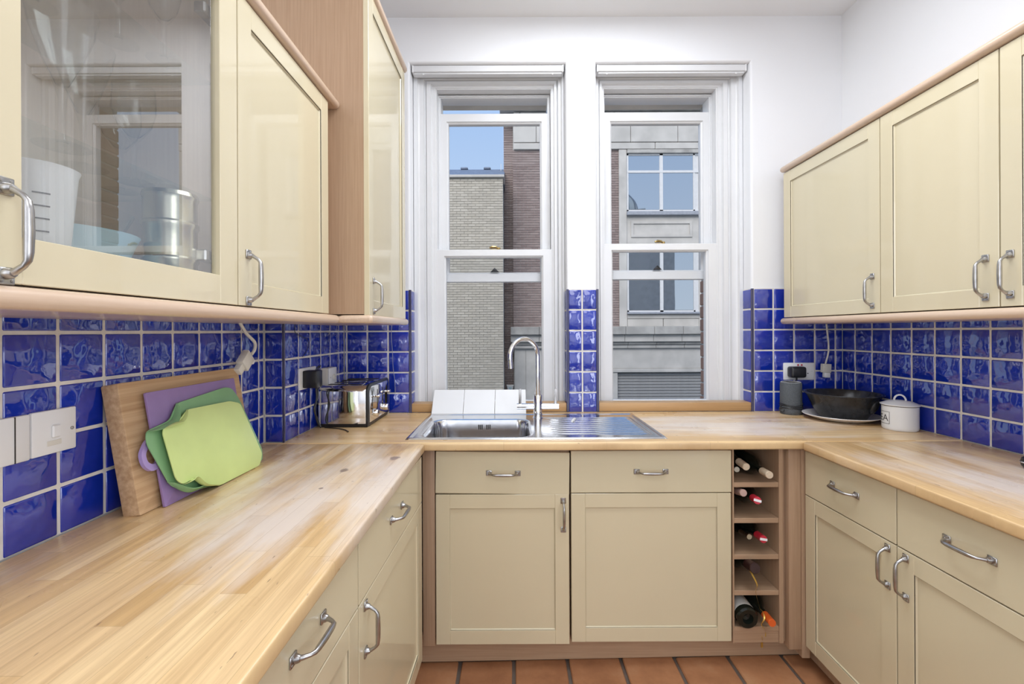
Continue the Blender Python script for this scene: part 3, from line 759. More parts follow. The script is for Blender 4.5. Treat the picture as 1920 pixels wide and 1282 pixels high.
# ---- right wall units
def rcab(label, s): return thing('wall_cabinet', label, 'cabinet', (1.335, 2.236 - s, 0), -R90)
c = rcab('cream wall cabinet on the right wall, next to the window wall', 0)
carcass(c, 0, .5855, zu0, zu1, .32); door(c, .001, .5845, zu0, zu1, .552, H + .142)
c = rcab('cream wall cabinet in the middle of the right wall', .588)
carcass(c, 0, .402, zu0, zu1, .32); door(c, .0005, .4015, zu0, zu1, .367, H + .144)
c = rcab('cream wall cabinet on the right wall, cut by the frame edge', .993)
carcass(c, 0, .402, zu0, zu1, .32); door(c, .0005, .4015, zu0, zu1, .026, H + .146)
c = thing('light_pelmet', 'rounded beech moulding below the right wall cabinets', 'moulding')
MB().prism(bull(XR - .002, 1.3185, H + .0275, H + .0570), .835, 2.243, 'xz', .008).build('moulding', M['raily'], c)
c = thing('cornice', 'rounded beech moulding above the right wall cabinets', 'moulding')
MB().prism(bull(XR - .002, 1.3175, H + .771, H + .800), .835, 2.240, 'xz', .008).build('moulding', M['raily'], c)

# ================================================================== SINK AND TAP
sk = thing('sink', 'stainless steel inset sink with bowl and ribbed drainer', 'sink', (0, 0, ZC))
SX0, SX1, SY0, SY1 = -.409, .584, 1.7155, 2.222
BX, BY, BW, BH, BR = -.146, 1.921, .212, .172, .055
def sdr(x, y, cx, cy, hw, hh, r):
    qx, qy = abs(x - cx) - hw + r, abs(y - cy) - hh + r
    return math.hypot(max(qx, 0), max(qy, 0)) + min(max(qx, qy), 0) - r
def smooth(a, b, x): t_ = min(1, max(0, (x - a) / (b - a))); return t_ * t_ * (3 - 2 * t_)
def sinkz(x, y):
    e = -sdr(x, y, (SX0 + SX1) / 2, (SY0 + SY1) / 2, (SX1 - SX0) / 2, (SY1 - SY0) / 2, .012)
    z = .0055 * smooth(0, .004, e) + .0005
    z -= .003 * smooth(.012, .022, e)
    b = -sdr(x, y, BX, BY, BW, BH, BR)
    if b > -.012: z -= .150 * smooth(0, .016, b) + .003 * smooth(-.012, 0, b)
    if b > .016: z -= .008 * smooth(.016, .16, b)
    d = -sdr(x, y, .335, 1.955, .215, .185, .02)
    if d > 0:
        z -= .0015 * smooth(0, .01, d)
        g = math.sin((y - 1.79) / .040 * 2 * math.pi)
        L_ = smooth(.0, .03, x - (.155 + .0)) * smooth(0, .02, .535 - x) * smooth(0, .012, d)
        z += .0042 * max(0, g) * L_
    return z
def axis_pts(lo, hi, dense, step, fine):
    out = []; x = lo
    while x < hi - 1e-6:
        out.append(x); x += fine if any(a <= x <= b for a, b in dense) else step
    out.append(hi); return out
xs = axis_pts(SX0, SX1, [(SX0, SX0 + .03), (BX - BW - .014, BX - BW + .06), (BX + BW - .06, BX + BW + .014), (SX1 - .06, SX1)], .011, .0034)
ys = axis_pts(SY0, SY1, [(SY0, SY0 + .03), (SY0, SY1)], .008, .0034)
vs = [(x, y, sinkz(x, y)) for x in xs for y in ys]; ny = len(ys)
fs = [(i * ny + j, (i + 1) * ny + j, (i + 1) * ny + j + 1, i * ny + j + 1) for i in range(len(xs) - 1) for j in range(ny - 1)]
o = MB().add(vs, fs).build('basin', M['steel'], sk, smooth=60)
MB().box(SX0 + .003, SX1 - .003, SY0 + .002, SY0 + .006, .0002, .0025).build('rim', M['steel'], sk)
for k in (-3, -2, -1, 1, 2, 3):
    xx = -.133 + k * .0075 + (.003 if k > 0 else -.003)
    MB().box(xx - .0022, xx + .0022, BY + BH - .0095, BY + BH - .004, -.042, -.020, .0015).build('overflow_slot', M['gap'], sk)
MB().lathe([(.0, -.157), (.026, -.157), (.030, -.155), (.030, -.153), (.0, -.153)], 20, (BX, BY, 0)).build('waste', M['chrome'], sk)

tp = thing('mixer_tap', 'chrome two lever mixer tap with swan neck spout', 'tap', (.1155, 2.135, ZC + .0005))
MB().lathe([(0, 0), (.024, 0), (.024, .005), (.0205, .007), (.0205, .106), (.0185, .109), (0, .109)], 28).build('body', M['chrome'], tp)
ang = math.radians(218)          # spout swung towards the camera and to the left
dx_, dy_ = math.cos(ang), math.sin(ang)
R_ = .082; zc_ = .292
pts = [(0, 0, .108), (0, 0, .16), (0, 0, .22), (0, 0, zc_ - .02)]
for i in range(0, 17):
    a = math.pi * i / 16 * 1.06
    rr = R_ * (1 - math.cos(a)); pts.append((dx_ * rr, dy_ * rr, zc_ + R_ * math.sin(a)))
e = Vector(pts[-1]); d = (e - Vector(pts[-2])).normalized()
pts += [tuple(e + d * .02), tuple(e + d * .036)]
MB().tube(pts, .0105, 16).lathe([(.0108, 0), (.0128, 0), (.0128, .02), (.0108, .02)], 18, (0, 0, .107)).build('spout', M['chrome'], tp)
for s in (-1, 1):
    l = MB().tube([(s * .018, 0, .055), (s * .098, 0, .055)], .0140, 18)
    l.build('valve_arm', M['chrome'], tp)
    MB().box(s * .083 - .0065, s * .083 + .0065, -.006, .006, .060, .138, .002, 2).build('lever', M['pewter'], tp)
# pale clip lying on the drainer
cl = MB().tube([(.262, 2.02, ZC + .007), (.275, 2.055, ZC + .010), (.285, 2.085, ZC + .006)], [.005, .0075, .004], 8)
tag(cl.build('sink_plug', M['enamel']), 'small white clip lying at the back of the drainer', 'clip')
# white three-section board propped behind the bowl
wb = thing('folding_board', 'white three panel board propped against window behind sink', 'board', (-.170, 2.228, ZC + .0045))
ln = math.atan2(.092, .107)
for k in range(3):
    x0 = -.2335 + k * .156
    MB().box(x0 + .0008, x0 + .1552, 0, .006, 0, .141, .0015).build('panel', M['wplast'], wb, rot=(-ln, 0, 0))

# ================================================================== CHOPPING BOARDS (leaning on the left wall)
def lean(o, xb, a): 
    o.matrix_world = Matrix(((0, math.cos(a), -math.sin(a), xb), (1, 0, 0, 0), (0, -0 + math.sin(a), math.cos(a), ZC + .001), (0, 0, 0, 1)))
# local: x = along the wall (world Y), y = outwards (towards the room), z = up the board
def polyboard(pts, th, b=.001): 
    return MB().prism(pts, -th, 0, 'xz', b)
def round_poly(pts, r, n=4):
    out = []; k = len(pts)
    for i in range(k):
        p, q, s = Vector(pts[i - 1]), Vector(pts[i]), Vector(pts[(i + 1) % k])
        a = (p - q); c_ = (s - q); rr = min(r, a.length * .45, c_.length * .45)
        a = q + a.normalized() * rr; c_ = q + c_.normalized() * rr
        for j in range(n + 1):
            u = j / n; out.append(tuple((1 - u) ** 2 * a + 2 * u * (1 - u) * q + u * u * c_))
    return out
A1 = .168
o = MB().prism(round_poly([(1.012, 0), (1.455, 0), (1.455, .300), (1.012, .300)], .006), -.038, 0, 'xz', .002).build('chopping_board', M['board'])
lean(o, -.833, A1); tag(o, 'thick wooden chopping board leaning on the blue tiles', 'chopping board')
o = thing('chopping_board', 'thin purple chopping board with a looped grip, in front of wooden board', 'chopping board')
polyboard(round_poly([(1.062, 0), (1.400, 0), (1.400, .272), (1.062, .272)], .004), .006).build('blade', M['purple'], o)
out_ = round_poly([(1.066, .172), (1.040, .166), (1.016, .138), (1.020, .108), (1.040, .090), (1.066, .096)], .012, 3)
in_ = round_poly([(1.062, .150), (1.044, .150), (1.029, .136), (1.031, .116), (1.044, .106), (1.062, .110)], .008, 3)
ro = [(x, .004, z) for x, z in out_]; ri = [(x, .004, z) for x, z in in_]
rb = [(x, -.004, z) for x, z in out_]; rib = [(x, -.004, z) for x, z in in_]
MB().loops([ri, ro, rb, rib, ri]).build('grip', M['lilac'], o)
lean(o, -.8150, A1)
def folding(name, label, pts, mat, xb, a, lips, th=.003):
    """folding board: flat blade with edges curled up along `lips`"""
    m = MB().prism(round_poly(pts, .012, 3), -th, 0, 'xz', .0008)
    for lp, inward, hgt in lips:
        q = smoothpath([(x, 0, z) for x, z in lp], 5); n = len(q); c = Vector((inward[0], 0, inward[1]))
        rings = []
        for k, (f, up) in enumerate(((0, -th), (-.15, .25), (.05, .7), (.25, 1.0), (.33, .96), (.16, .62), (.0, .2), (.1, 0))):
            rr = []
            for i, p_ in enumerate(q):
                w_ = math.sin(math.pi * i / (n - 1)) ** .6
                rr.append(tuple(Vector(p_) + c * hgt * f * w_ + Vector((0, (up * hgt * w_ if up > 0 else up), 0))))
            rings.append(rr)
        m.loops(rings, False)
    o = m.build(name, mat); lean(o, xb, a); return tag(o, label, 'chopping board')
gp = [(1.329, .252), (1.137, .236), (1.104, .199), (1.030, .188), (1.026, .160), (1.070, .050), (1.108, .022), (1.205, .0), (1.450, .0), (1.458, .034), (1.420, .130), (1.385, .214), (1.360, .246)]
folding('chopping_board', 'mid green folding chopping board behind the lime one', gp, M['green'], -.800, A1 + .01,
        [([(1.137, .236), (1.110, .200), (1.075, .190), (1.030, .186)], (.02, -.8), .022), ([(1.064, .060), (1.110, .020), (1.160, .012), (1.210, .001)], (.3, .8), .022)])
lpn = [(1.318, .214), (1.148, .219), (1.110, .197), (1.062, .190), (1.056, .178), (1.066, .066), (1.083, .047), (1.118, .050), (1.155, .020), (1.207, .002), (1.396, .0), (1.420, .030), (1.364, .200)]
folding('chopping_board', 'lime green folding chopping board at the front of the stack', lpn, M['lime'], -.779, A1 + .035,
        [([(1.148, .219), (1.118, .197), (1.090, .194), (1.060, .188)], (.02, -.8), .013), ([(1.083, .047), (1.105, .046), (1.120, .049), (1.150, .022), (1.207, .002)], (.2, .8), .013)])

# ================================================================== TOASTER
ts = thing('toaster', 'chrome four slice toaster with black end panel', 'toaster', (-.725, 2.098, ZC + .0005))
hw, hd = .108, .160
prof = round_poly([(-hw, .014), (hw - .012, .014), (hw - .012, .180), (-hw, .180)], .022, 5)
MB().prism([(-hd + .0, .016), (-hd, .150)] + arc(-hd + .03, .150, .03, 180, 90, 6)[1:] + arc(hd - .03, .150, .03, 90, 0, 6) + [(hd, .016)], -hw, hw - .012, 'yz', .004).build('shell', M['chrome'], ts)
MB().box(-hw + .003, hw - .006, -hd + .006, hd - .006, .0, .016, .003).build('base', M['bplast'], ts)
pn = [(-hd - .002, .010), (-hd - .002, .150)] + arc(-hd + .03, .152, .032, 180, 90, 6)[1:] + arc(hd - .03, .152, .032, 90, 0, 6) + [(hd + .002, .010)]
MB().prism(pn, hw - .013, hw - .001, 'yz', .003).build('end_panel', M['bplast'], ts)
MB().prism([(p_[0] * .90, (p_[1] - .09) * .88 + .09) for p_ in pn], hw - .002, hw + .002, 'yz', .001).build('face_plate', M['chrome'], ts)
for yy in (-.115, -.042, .042, .115):
    MB().box(-hw + .03, hw - .04, yy - .016, yy + .016, .1795, .1808, .0005).build('slot', M['gap'], ts)
    MB().box(hw + .0015, hw + .0035, yy - .003, yy + .003, .060, .150, .001).build('lever_track', M['gap'], ts)
for yy in (-.08, .08):
    MB().box(hw + .003, hw + .028, yy - .019, yy + .019, .120, .132, .004, 2).build('lever', M['chrome'], ts)
    MB().lathe([(.017, 0), (.016, .012), (.013, .016), (0, .016)], 20, (hw + .002, yy, .050), 'x').build('knob', M['chrome'], ts)
    for k in range(3): MB().box(hw + .0015, hw + .003, yy - .045, yy - .033, .045 + .016 * k, .053 + .016 * k, .001).build('button', M['pewter'], ts)
MB().box(hw + .0018, hw + .0024, -.020, .020, .022, .029).build('badge', M['tinwhite'], ts)

# ================================================================== SOCKETS, SWITCHES, PLUGS
def plate(name, label, cat, loc, rz, wd, ht, th=.009):
    t_ = thing(name, label, cat, loc, rz)
    MB().box(-wd / 2, wd / 2, -th, 0, -ht / 2, ht / 2, .003, 2).build('faceplate', M['wplast'], t_); return t_
s_ = plate('light_switch', 'square white switch plate on the left blue tiles, with a rocker', 'switch', (XL - .0005, .9075, H - .1965), R90, .0885, .087)
MB().box(-.008, .008, -.0135, -.008, -.012, .013, .002).build('rocker', M['wplast'], s_)
MB().box(-.017, .012, -.0098, -.0088, -.027, -.017, .0004).build('badge', M['yplast'], s_)
for zz in (.0, ): MB().lathe([(.0035, 0), (.0035, .0012), (0, .0015)], 10, (.034, -.0104, zz), 'y').build('screw', M['pewter'], s_)
s_ = plate('light_switch', 'plain white plate with a groove at the left frame edge', 'switch', (XL - .0005, .8175, H - .1975), R90, .087, .087)
MB().box(.0155, .0170, -.0100, -.0085, -.0425, .0425).build('groove', M['gap'], s_)
s_ = plate('wall_socket', 'white double socket on the boxed corner with black adaptor', 'socket', (XB - .0005, 1.866, H - .189), R90, .150, .086)
ad = thing('power_adaptor', 'black power adaptor plugged in beside the toaster', 'adaptor', (XB + .0088, 1.862, H - .190), R90)
MB().box(-.050, .006, -.058, 0, -.036, .034, .005, 2).build('body', M['bplast'], ad)
MB().box(.008, .042, -.036, 0, -.030, .022, .008, 2).build('plug', M['bplast'], ad)
MB().tube(smoothpath([(-.02, -.04, .033), (-.016, -.045, .046), (.006, -.05, .050), (.02, -.034, .040), (.024, -.028, .02)]), .0022, 6).build('cord', M['bplast'], ad)
for k, off in enumerate((0, .012)):
    MB().tube(smoothpath([(.026 + off, -.02, -.028), (.030 + off, -.022, -.08), (.026 - off, -.018, -.13), (.034 + off, -.02, -.18), (.05, -.03, -.214)]), .0034, 6).build('cord', M['bplast'], ad)
s_ = thing('wall_socket', 'small white surface mounted outlet box behind the toaster', 'socket', (XB, 2.055, H - .205), R90)
MB().box(-.043, .043, -.028, 0, -.043, .043, .002).build('back_box', M['yplast'], s_)
MB().box(-.043, .043, -.036, -.0285, -.043, .043, .003, 2).build('faceplate', M['wplast'], s_)
MB().lathe([(.012, 0), (.012, .003), (0, .004)], 16, (.004, -.0395, .002), 'y').build('outlet', M['yplast'], s_)
for xx in (-.030, .030): MB().lathe([(.003, 0), (.003, .001), (0, .0012)], 8, (xx, -.0368, 0), 'y').build('screw', M['pewter'], s_)
s_ = plate('wall_socket', 'white double socket with one black plug on the right of the window wall', 'socket', (1.4345, YB, H - .209), 0, .154, .086)
for xx in (.032,):
    for (px_, pz, w1_, h1_) in ((0, .012, .0035, .008), (-.011, -.010, .0065, .004), (.011, -.010, .0065, .004)):
        MB().box(xx + px_ - w1_ / 2, xx + px_ + w1_ / 2, -.0098, -.0085, pz - h1_ / 2, pz + h1_ / 2).build('socket_hole', M['gap'], s_)
for xx in (-.006, .012): MB().box(xx - .004, xx + .004, -.0112, -.0088, .028, .036, .0008).build('rocker', M['redcap'], s_)
for xx in (.062,): MB().lathe([(.003, 0), (.003, .001), (0, .0012)], 8, (xx, -.0098, 0), 'y').build('screw', M['pewter'], s_)
pg = thing('plug', 'black plug in the white double socket above the grey speaker', 'plug', (1.408, YB - .0093, H - .210))
MB().box(-.037, .037, -.046, 0, -.027, .027, .010, 3).build('body', M['bplast'], pg)
MB().tube(smoothpath([(0, -.02, -.024), (0, -.02, -.04), (-.006, -.016, -.06), (-.012, -.012, -.10), (-.03, -.016, -.15)]), [.004] * 6 + [.0025] * 19, 8).build('cord', M['bplast'], pg)

cd_ = MB().tube(smoothpath([(-.80, 1.925, ZC + .004), (-.74, 1.912, ZC + .003), (-.70, 1.885, ZC + .003), (-.672, 1.850, ZC + .003)], 8), .0022, 6)
tag(cd_.build('loose_cable', M['bplast']), 'thin black cable end lying in front of the toaster', 'cable')
kb = thing('round_object', 'small black round object on right worktop at the frame edge', 'knob', (1.512, 1.325, ZC + .0005))  # unidentified dark round object, given a simple turned shape
MB().lathe([(0, 0), (.014, 0), (.021, .008), (.023, .019), (.020, .031), (.012, .037), (0, .038)], 24).build('body', M['bplast'], kb)
MB().lathe([(.0232, .017), (.0240, .019), (.0232, .021)], 24).build('band', M['chrome'], kb)
# ---- loose cables
def cable(name, label, pts, r, mat, ends=()):
    t_ = thing(name, label, 'cable', pts[0])
    b_ = Vector(pts[0])
    MB().tube([p - b_ for p in smoothpath(pts, 8)], r, 8).build('cord', mat, t_)
    for (p, sz, rot, mt) in ends:
        MB().box(-sz[0] / 2, sz[0] / 2, -sz[1] / 2, sz[1] / 2, -sz[2] / 2, sz[2] / 2, .003, 2).build('connector', mt, t_, Vector(p) - b_, rot)
    return t_
cable('hanging_cable', 'white cable with a connector hanging from the right wall cabinets', [(1.561, 2.262, H + .04), (1.567, 2.262, H - .02), (1.572, 2.262, H - .075), (1.570, 2.262, H - .12), (1.556, 2.262, H - .172)], .004, M['yplast'],
      [((1.556, 2.258, H - .192), (.042, .022, .044), (0, .05, 0), M['yplast']), ((1.558, 2.258, H - .226), (.030, .018, .024), (0, .05, 0), M['wplast'])])
cable('hanging_cable', 'pale cable with a connector hanging above the wooden chopping board', [(-.872, 1.440, H + .04), (-.872, 1.485, H - .004), (-.868, 1.525, H - .034), (-.866, 1.522, H - .058), (-.868, 1.506, H - .075)], .0052, M['yplast'],
      [((-.872, 1.478, H - .094), (.024, .050, .046), (.75, 0, 0), M['yplast']), ((-.874, 1.500, H - .083), (.020, .016, .056), (.75, 0, 0), M['wplast']), ((-.876, 1.455, H - .116), (.020, .036, .026), (.75, 0, 0), M['yplast'])])
cable('hanging_cable', 'thin black wire looping below moulding above the adaptor', [(-.842, 1.752, H + .035), (-.842, 1.756, H - .002), (-.838, 1.80, H - .018), (-.834, 1.845, H - .034), (-.836, 1.850, H - .066), (-.841, 1.815, H - .100)], .0013, M['bplast'])
cable('hanging_cable', 'thin grey wire hanging on blue tiles right of the toaster', [(-.605, 2.268, H + .04), (-.608, 2.270, H - .03), (-.603, 2.270, H - .10), (-.600, 2.271, H - .18), (-.592, 2.271, H - .25), (-.590, 2.270, H - .315)], .0012, M['lead'])

# ================================================================== RIGHT CORNER POTS
sp_ = thing('speaker', 'grey fabric cylinder speaker in the right corner below the black plug', 'speaker', (1.356, 2.217, ZC + .0005))
MB().lathe([(0, 0), (.044, 0), (.0465, .004), (.0475, .014), (.0470, .148), (.044, .154), (0, .154)], 32).build('body', M['fabric'], sp_)
MB().lathe([(.0440, .1545), (.0420, .1560), (.041, .154), (0, .154)], 32).build('top_ring', M['tinwhite'], sp_)
for k, z in enumerate((.030, .040, .048)):
    MB().tube([(.0495 * math.cos(a / 24 * 2 * math.pi), .0495 * math.sin(a / 24 * 2 * math.pi), z + .004 * math.sin(a * .52 + k)) for a in range(25)], .0018, 6).build('cord_loop', M['bplast'], sp_)
MB().tube(smoothpath([(-.049, -.01, .04), (-.062, -.012, .032), (-.064, -.014, .018), (-.05, -.02, .012), (-.045, -.022, .024)]), .0015, 6).build('cord_loop', M['bplast'], sp_)
PXC, PYC = 1.495, 2.072
dn = thing('dinner_plate', 'large white plate under the black bowl', 'plate', (PXC, PYC, ZC + .0005))
MB().lathe([(0, .003), (.085, .003), (.09, .006), (.140, .022), (.150, .025), (.1515, .023), (.140, .017), (.095, .001), (.085, 0), (0, 0)], 48).build('body', M['china'], dn)
bw = thing('bowl', 'black enamel bowl with side handles on the white plate', 'bowl', (PXC + .006, PYC - .002, ZC + .0045))
MB().lathe([(0, 0), (.076, 0), (.090, .008), (.116, .050), (.136, .098), (.147, .113), (.153, .115), (.153, .119), (.144, .118), (.130, .096), (.110, .050), (.085, .012), (0, .006)], 48).build('body', M['dglass'], bw)
for a in (math.radians(-62), math.radians(118)):
    m = MB().lathe([(0, -1), (.35, -.94), (.7, -.71), (.94, -.34), (1, 0), (.94, .34), (.7, .71), (.35, .94), (0, 1)], 16)
    q = Matrix.Rotation(a, 3, 'Z') @ Matrix.Rotation(.42, 3, 'Y')
    m.v = [tuple(q @ Vector((x * .013, y * .025, z * .034)) + Vector((.124 * math.cos(a), .124 * math.sin(a), .068))) for x, y, z in m.v]
    m.build('handle', M['dglass'], bw)
TX, TY = 1.586, 1.862
te = thing('tea_canister', 'white enamel lidded canister lettered TEA beside the black bowl', 'canister', (TX, TY, ZC + .0005))
tr_ = .0605
MB().lathe([(0, .002), (.056, .0), (.0595, .004), (tr_, .012), (tr_, .098), (.0575, .098), (.0575, .01), (0, .008)], 48).build('body', M['enamel'], te)
MB().lathe([(.0600, .0975), (.0618, .0975), (.0618, .1010), (.0600, .1010)], 48).build('rim', M['ink'], te)
MB().lathe([(.0622, .0995), (.0655, .1015), (.0655, .1045), (.058, .1075), (.040, .1155), (.020, .119), (0, .120), (0, .1165), (.055, .104), (.0622, .0995)], 48).build('lid', M['enamel'], te)
MB().tube([(-.017 * math.cos(math.radians(t2)) * .8, -.017 * math.cos(math.radians(t2)) * -.75, .117 + .024 * math.sin(math.radians(t2))) for t2 in range(0, 181, 15)], .0035, 8).build('lid_handle', M['enamel'], te)
cv = Vector((-TX, -TY)).normalized(); rv = Vector((-cv.y, cv.x))
if rv.x < 0: rv = -rv
def wrap(pts2, rr):
    out = []
    for (s2, z) in pts2:
        a = s2 / tr_; n_ = cv * math.cos(a) + rv * math.sin(a); out.append((n_.x * rr, n_.y * rr, z))
    return out
fc = bpy.data.curves.new('lettering', 'FONT'); fc.body = 'TEA'; fc.size = .038; fc.align_x = 'CENTER'; fc.space_character = 1.05; fc.resolution_u = 3
fo = bpy.data.objects.new('lettering_source', fc); COL.objects.link(fo)
me = bpy.data.meshes.new_from_object(fo.evaluated_get(bpy.context.evaluated_depsgraph_get()))
bm = bmesh.new(); bm.from_mesh(me); bmesh.ops.subdivide_edges(bm, edges=[e for e in bm.edges if e.calc_length() > .006], cuts=2)
SC0 = -.0735; ZT = .036
for v in bm.verts:
    a = wrap([(SC0 + v.co.x, ZT + v.co.y)], tr_ + .0004)[0]; v.co = a
bm.to_mesh(me); bm.free(); bpy.data.objects.remove(fo); me.materials.clear(); me.materials.append(M['ink'])
o = link('lettering', me, te)
hwx, z0, z1, tk = .0395, .0245, .0745, .0016
m = MB()
for (a0, a1, b0, b1) in ((-hwx, hwx, z0, z0 + tk), (-hwx, hwx, z1 - tk, z1), (-hwx, -hwx + tk, z0, z1), (hwx - tk, hwx, z0, z1)):
    n_ = 14; lo_ = [(SC0 + a0 + (a1 - a0) * i / n_, b0) for i in range(n_ + 1)]; hi_ = [(p[0], b1) for p in lo_]
    m.loops([wrap(lo_, tr_ + .0004), wrap(hi_, tr_ + .0004)], False)
m.build('label_border', M['ink'], te)

# ================================================================== WINE BOTTLES
def bottle_parts(tip, rear, r, capmat, label, base_out=False, stripe=False, cap_r=None, group=None):
    """bottle lying from its neck tip to the middle of its base; local z runs from the neck tip inwards"""
    a, b = Vector(tip), Vector(rear); d = b - a; Ln = d.length
    t_ = thing('wine_bottle', label, 'bottle', a); t_['group'] = 'bottles in the wine rack'
    q = Vector((0, 0, 1)).rotation_difference(d.normalized()).to_matrix().to_4x4()
    t_.matrix_world = Matrix.Translation(a) @ q
    nr = cap_r or .0135; bs = Ln
    MB().lathe([(0, .0), (nr * .9, .0), (nr * .9, .085), (nr * 1.15, .10), (r * .8, .125), (r, .150), (r, bs - .006), (r - .005, bs), (r * .5, bs - .001), (r * .35, bs - .018), (0, bs - .022)], 28).build('body', M['bottle'], t_)
    MB().lathe([(0, -.001), (nr * .93, -.001), (nr * 1.0, .001), (nr * 1.0, .006), (nr * .97, .007), (nr * 1.0, .055), (nr * .93, .055), (nr * .9, .002)], 20).build('capsule', capmat, t_)
    if stripe: MB().box(-nr * .95, nr * .95, -nr * .32, nr * .32, -.0018, -.0008).build('cap_stripe', M['wplast'], t_)
    if base_out or label.find('label') > 0: MB().lathe([(r + .0004, bs - .10), (r + .0005, bs - .0995), (r + .0005, bs - .028), (r + .0004, bs - .0275)], 28).build('label', M['label'], t_)
    return t_
D2 = 1.99
bt = bottle_parts
bt((.872, 1.700, H - .513), (.866, D2, H - .4885), .028, M['cork'], 'wine bottle with tan capsule, upper left on the top shelf of the rack')
bt((.858, 1.745, H - .536), (.872, D2 + .02, H - .5485), .0280, M['steel'], 'wine bottle with silver cap, lower left on the top shelf of the rack', cap_r=.011)
bt((.936, 1.660, H - .531), (.958, 1.955, H - .5395), .0365, M['cork'], 'wine bottle with tan capsule, right on the top shelf of the rack')
bt((.863, 1.705, H - .612), (.876, D2, H - .6735), .0365, M['pinkcap'], 'wine bottle with dusky pink capsule on the second shelf of the rack')
bt((.889, 1.655, H - .622), (.956, 1.95, H - .6735), .0365, M['redcap'], 'wine bottle with red and white cap end on the second shelf of the rack', stripe=True)
bt((.900, 1.735, H - .790), (.876, 2.03, H - .8115), .0365, M['steel'], 'wine bottle with silver cap on the middle shelf of the rack', cap_r=.011)
bt((.924, 1.680, H - .775), (.958, 1.975, H - .8115), .0365, M['redcap'], 'wine bottle with red cap end and white mark on the middle shelf', stripe=True)
b4 = bt((.886, 1.668, H - .876), (.900, 1.985, H - .942), .0420, M['winecap'], 'dark sparkling wine bottle tied with gold ribbon on the fourth shelf', cap_r=.019)
bt((.885, 1.985, H - 1.075), (.8755, 1.698, H - 1.0815), .0400, M['winecap'], 'dark wine bottle lying base outwards with a white label on the bottom shelf', base_out=True)
bt((.938, 1.650, H - 1.066), (.9605, 1.955, H - 1.0855), .0360, M['orangecap'], 'dark wine bottle with orange capsule on the bottom shelf')
# gold curling ribbon hanging from the fourth-shelf bottle
path = [(.877, 1.690, H - .892), (.893, 1.668, H - .935), (.900, 1.690, H - .975), (.910, 1.682, H - 1.03)]
for k in range(8): path.append((.919 + .006 * math.sin(k * 1.3) + .006 * smooth(0, 8, k), 1.680 + .006 * math.cos(k * 1.3), H - 1.04 - .013 * k))
pp = smoothpath(path, 5); wv = .0032
ra = []; rb_ = []
for i, p in enumerate(pp):
    ww = wv * (1.0 if i < 15 else .75); a = i * .09
    ra.append((p.x - ww * math.cos(a), p.y - ww * math.sin(a), p.z)); rb_.append((p.x + ww * math.cos(a), p.y + ww * math.sin(a), p.z))
rbk = [(x, y + .0006, z) for x, y, z in ra]; rbb = [(x, y + .0006, z) for x, y, z in rb_]
tag(MB().loops([ra, rb_, rbb, rbk, ra], False).build('ribbon', M['gold']), 'curled gold ribbon trailing down the front of the wine rack', 'ribbon')
tag(MB().tube([(.930, 1.704, H - 1.150), (.950, 1.735, H - 1.195), (.967, 1.772, H - 1.205)], .0009, 5).box(.9630, .9710, 1.7715, 1.7735, H - 1.240, H - 1.205, .0005).build('ribbon', M['gold']), 'small gold ribbon end hanging over the plinth', 'ribbon')

# ================================================================== GLASS CABINET CONTENTS
def glass_mesh(h, r, stem, br=.034):
    """stemmed glass: foot, stem and thin bowl"""
    b0 = stem
    return MB().lathe([(0, .003), (br * .9, .001), (br, .002), (br * .9, .0035), (.008, .006), (.0042, .014), (.0038, stem * .6), (.0055, b0 - .004), (.012, b0 + .004), (r * .80, b0 + (h - b0) * .30), (r, b0 + (h - b0) * .58), (r * .94, h),
                       (r * .94 - .0012, h), (r - .0014, b0 + (h - b0) * .58), (r * .78, b0 + (h - b0) * .31), (.010, b0 + .008), (0, b0 + .006)], 28).mesh('wine_glass', M['wineglass'], 60)
G1 = MB().lathe([(0, .003), (.030, .001), (.036, .002), (.030, .004), (.008, .007), (.0042, .014), (.0038, .05), (.0050, .078), (.010, .098), (.026, .142), (.040, .190), (.045, .222),
                 (.0438, .222), (.0388, .190), (.0246, .142), (.008, .100), (0, .096)], 32).mesh('wine_glass', M['wineglass'], 60); G2 = glass_mesh(.19, .036, .085, .032); G3 = glass_mesh(.175, .030, .08, .030)
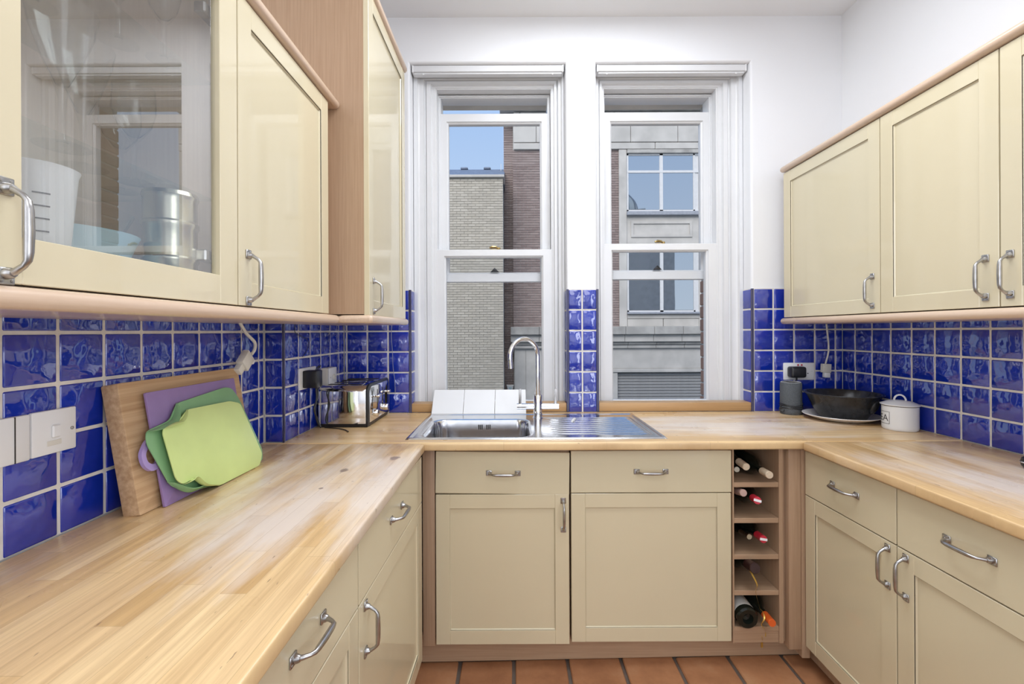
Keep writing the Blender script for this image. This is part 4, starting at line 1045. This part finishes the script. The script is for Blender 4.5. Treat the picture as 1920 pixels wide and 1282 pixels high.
spots = [(G1, -.715, .722, S1, 'large wine glass nearest the camera on the middle glass shelf'),
         (G1, -.770, .815, S1, 'large wine glass second from the camera on the middle glass shelf'),
         (G2, -.745, .895, S1, 'wine glass third from the camera on the middle glass shelf'),
         (G2, -.820, .950, S1, 'wine glass at the far end of the middle glass shelf'),
         (G3, -.800, .760, S2, 'wine glass nearest the camera on the upper glass shelf'),
         (G2, -.745, .860, S2, 'wine glass in the middle of the upper glass shelf'),
         (G3, -.705, .920, S2, 'cut wine glass at the far end of the upper glass shelf')]
for me, x, y, z, lab in spots:
    o = link('wine_glass', me, None, (x, y, z + .0005)); tag(o, lab, 'wine glass', 'wine glasses in the glazed cabinet')
zf = zu0 + .0185
ms = thing('measuring_cup', 'white tapered measuring cup with dark marks in the glazed cabinet', 'cup', (-.705, .675, zf))
MB().lathe([(0, 0), (.030, 0), (.031, .003), (.044, .158), (.047, .166), (.045, .167), (.042, .160), (.029, .006), (0, .004)], 32).build('body', M['wplast'], ms)
cc = Vector((.705, -.675)).normalized(); cr = Vector((-cc.y, cc.x))
for k in range(6):
    z = .030 + .018 * k; rr = .031 + .013 * (z / .158) + .0012; L2 = [(cc * math.cos(a) + cr * math.sin(a)) * rr for a in [-.15 + .09 * i for i in range(6)]]
    MB().loops([[(p.x, p.y, z) for p in L2], [(p.x * 1.001, p.y * 1.001, z + .0022) for p in L2]], False).build('graduation', M['ink'], ms)
o = MB().lathe([(0, 0), (.045, 0), (.075, .02), (.102, .092), (.105, .098), (.101, .098), (.072, .024), (0, .006)], 36).build('mixing_bowl', M['bluebowl'], None, (-.790, .800, zf))
tag(o, 'pale blue mixing bowl at the bottom of the glazed cabinet', 'bowl')
o = MB().lathe([(0, 0), (.04, 0), (.07, .02), (.094, .070), (.096, .075), (.092, .075), (.068, .022), (0, .005)], 36).build('mixing_bowl', M['wineglass'], None, (-.790, .800, zf + .062))
tag(o, 'clear glass bowl nested in the pale blue mixing bowl', 'bowl')
o = MB().lathe([(0, 0), (.045, 0), (.046, .002), (.046, .060), (.049, .066), (.049, .070), (.046, .074), (.046, .130), (.049, .136), (.049, .142), (.046, .146), (.046, .188), (.049, .196), (.046, .204), (.02, .208), (0, .208)], 36).build('tin_canister', M['tin'], None, (-.700, .930, zf))
tag(o, 'tall ribbed metal tin at the far end of the glazed cabinet', 'tin')
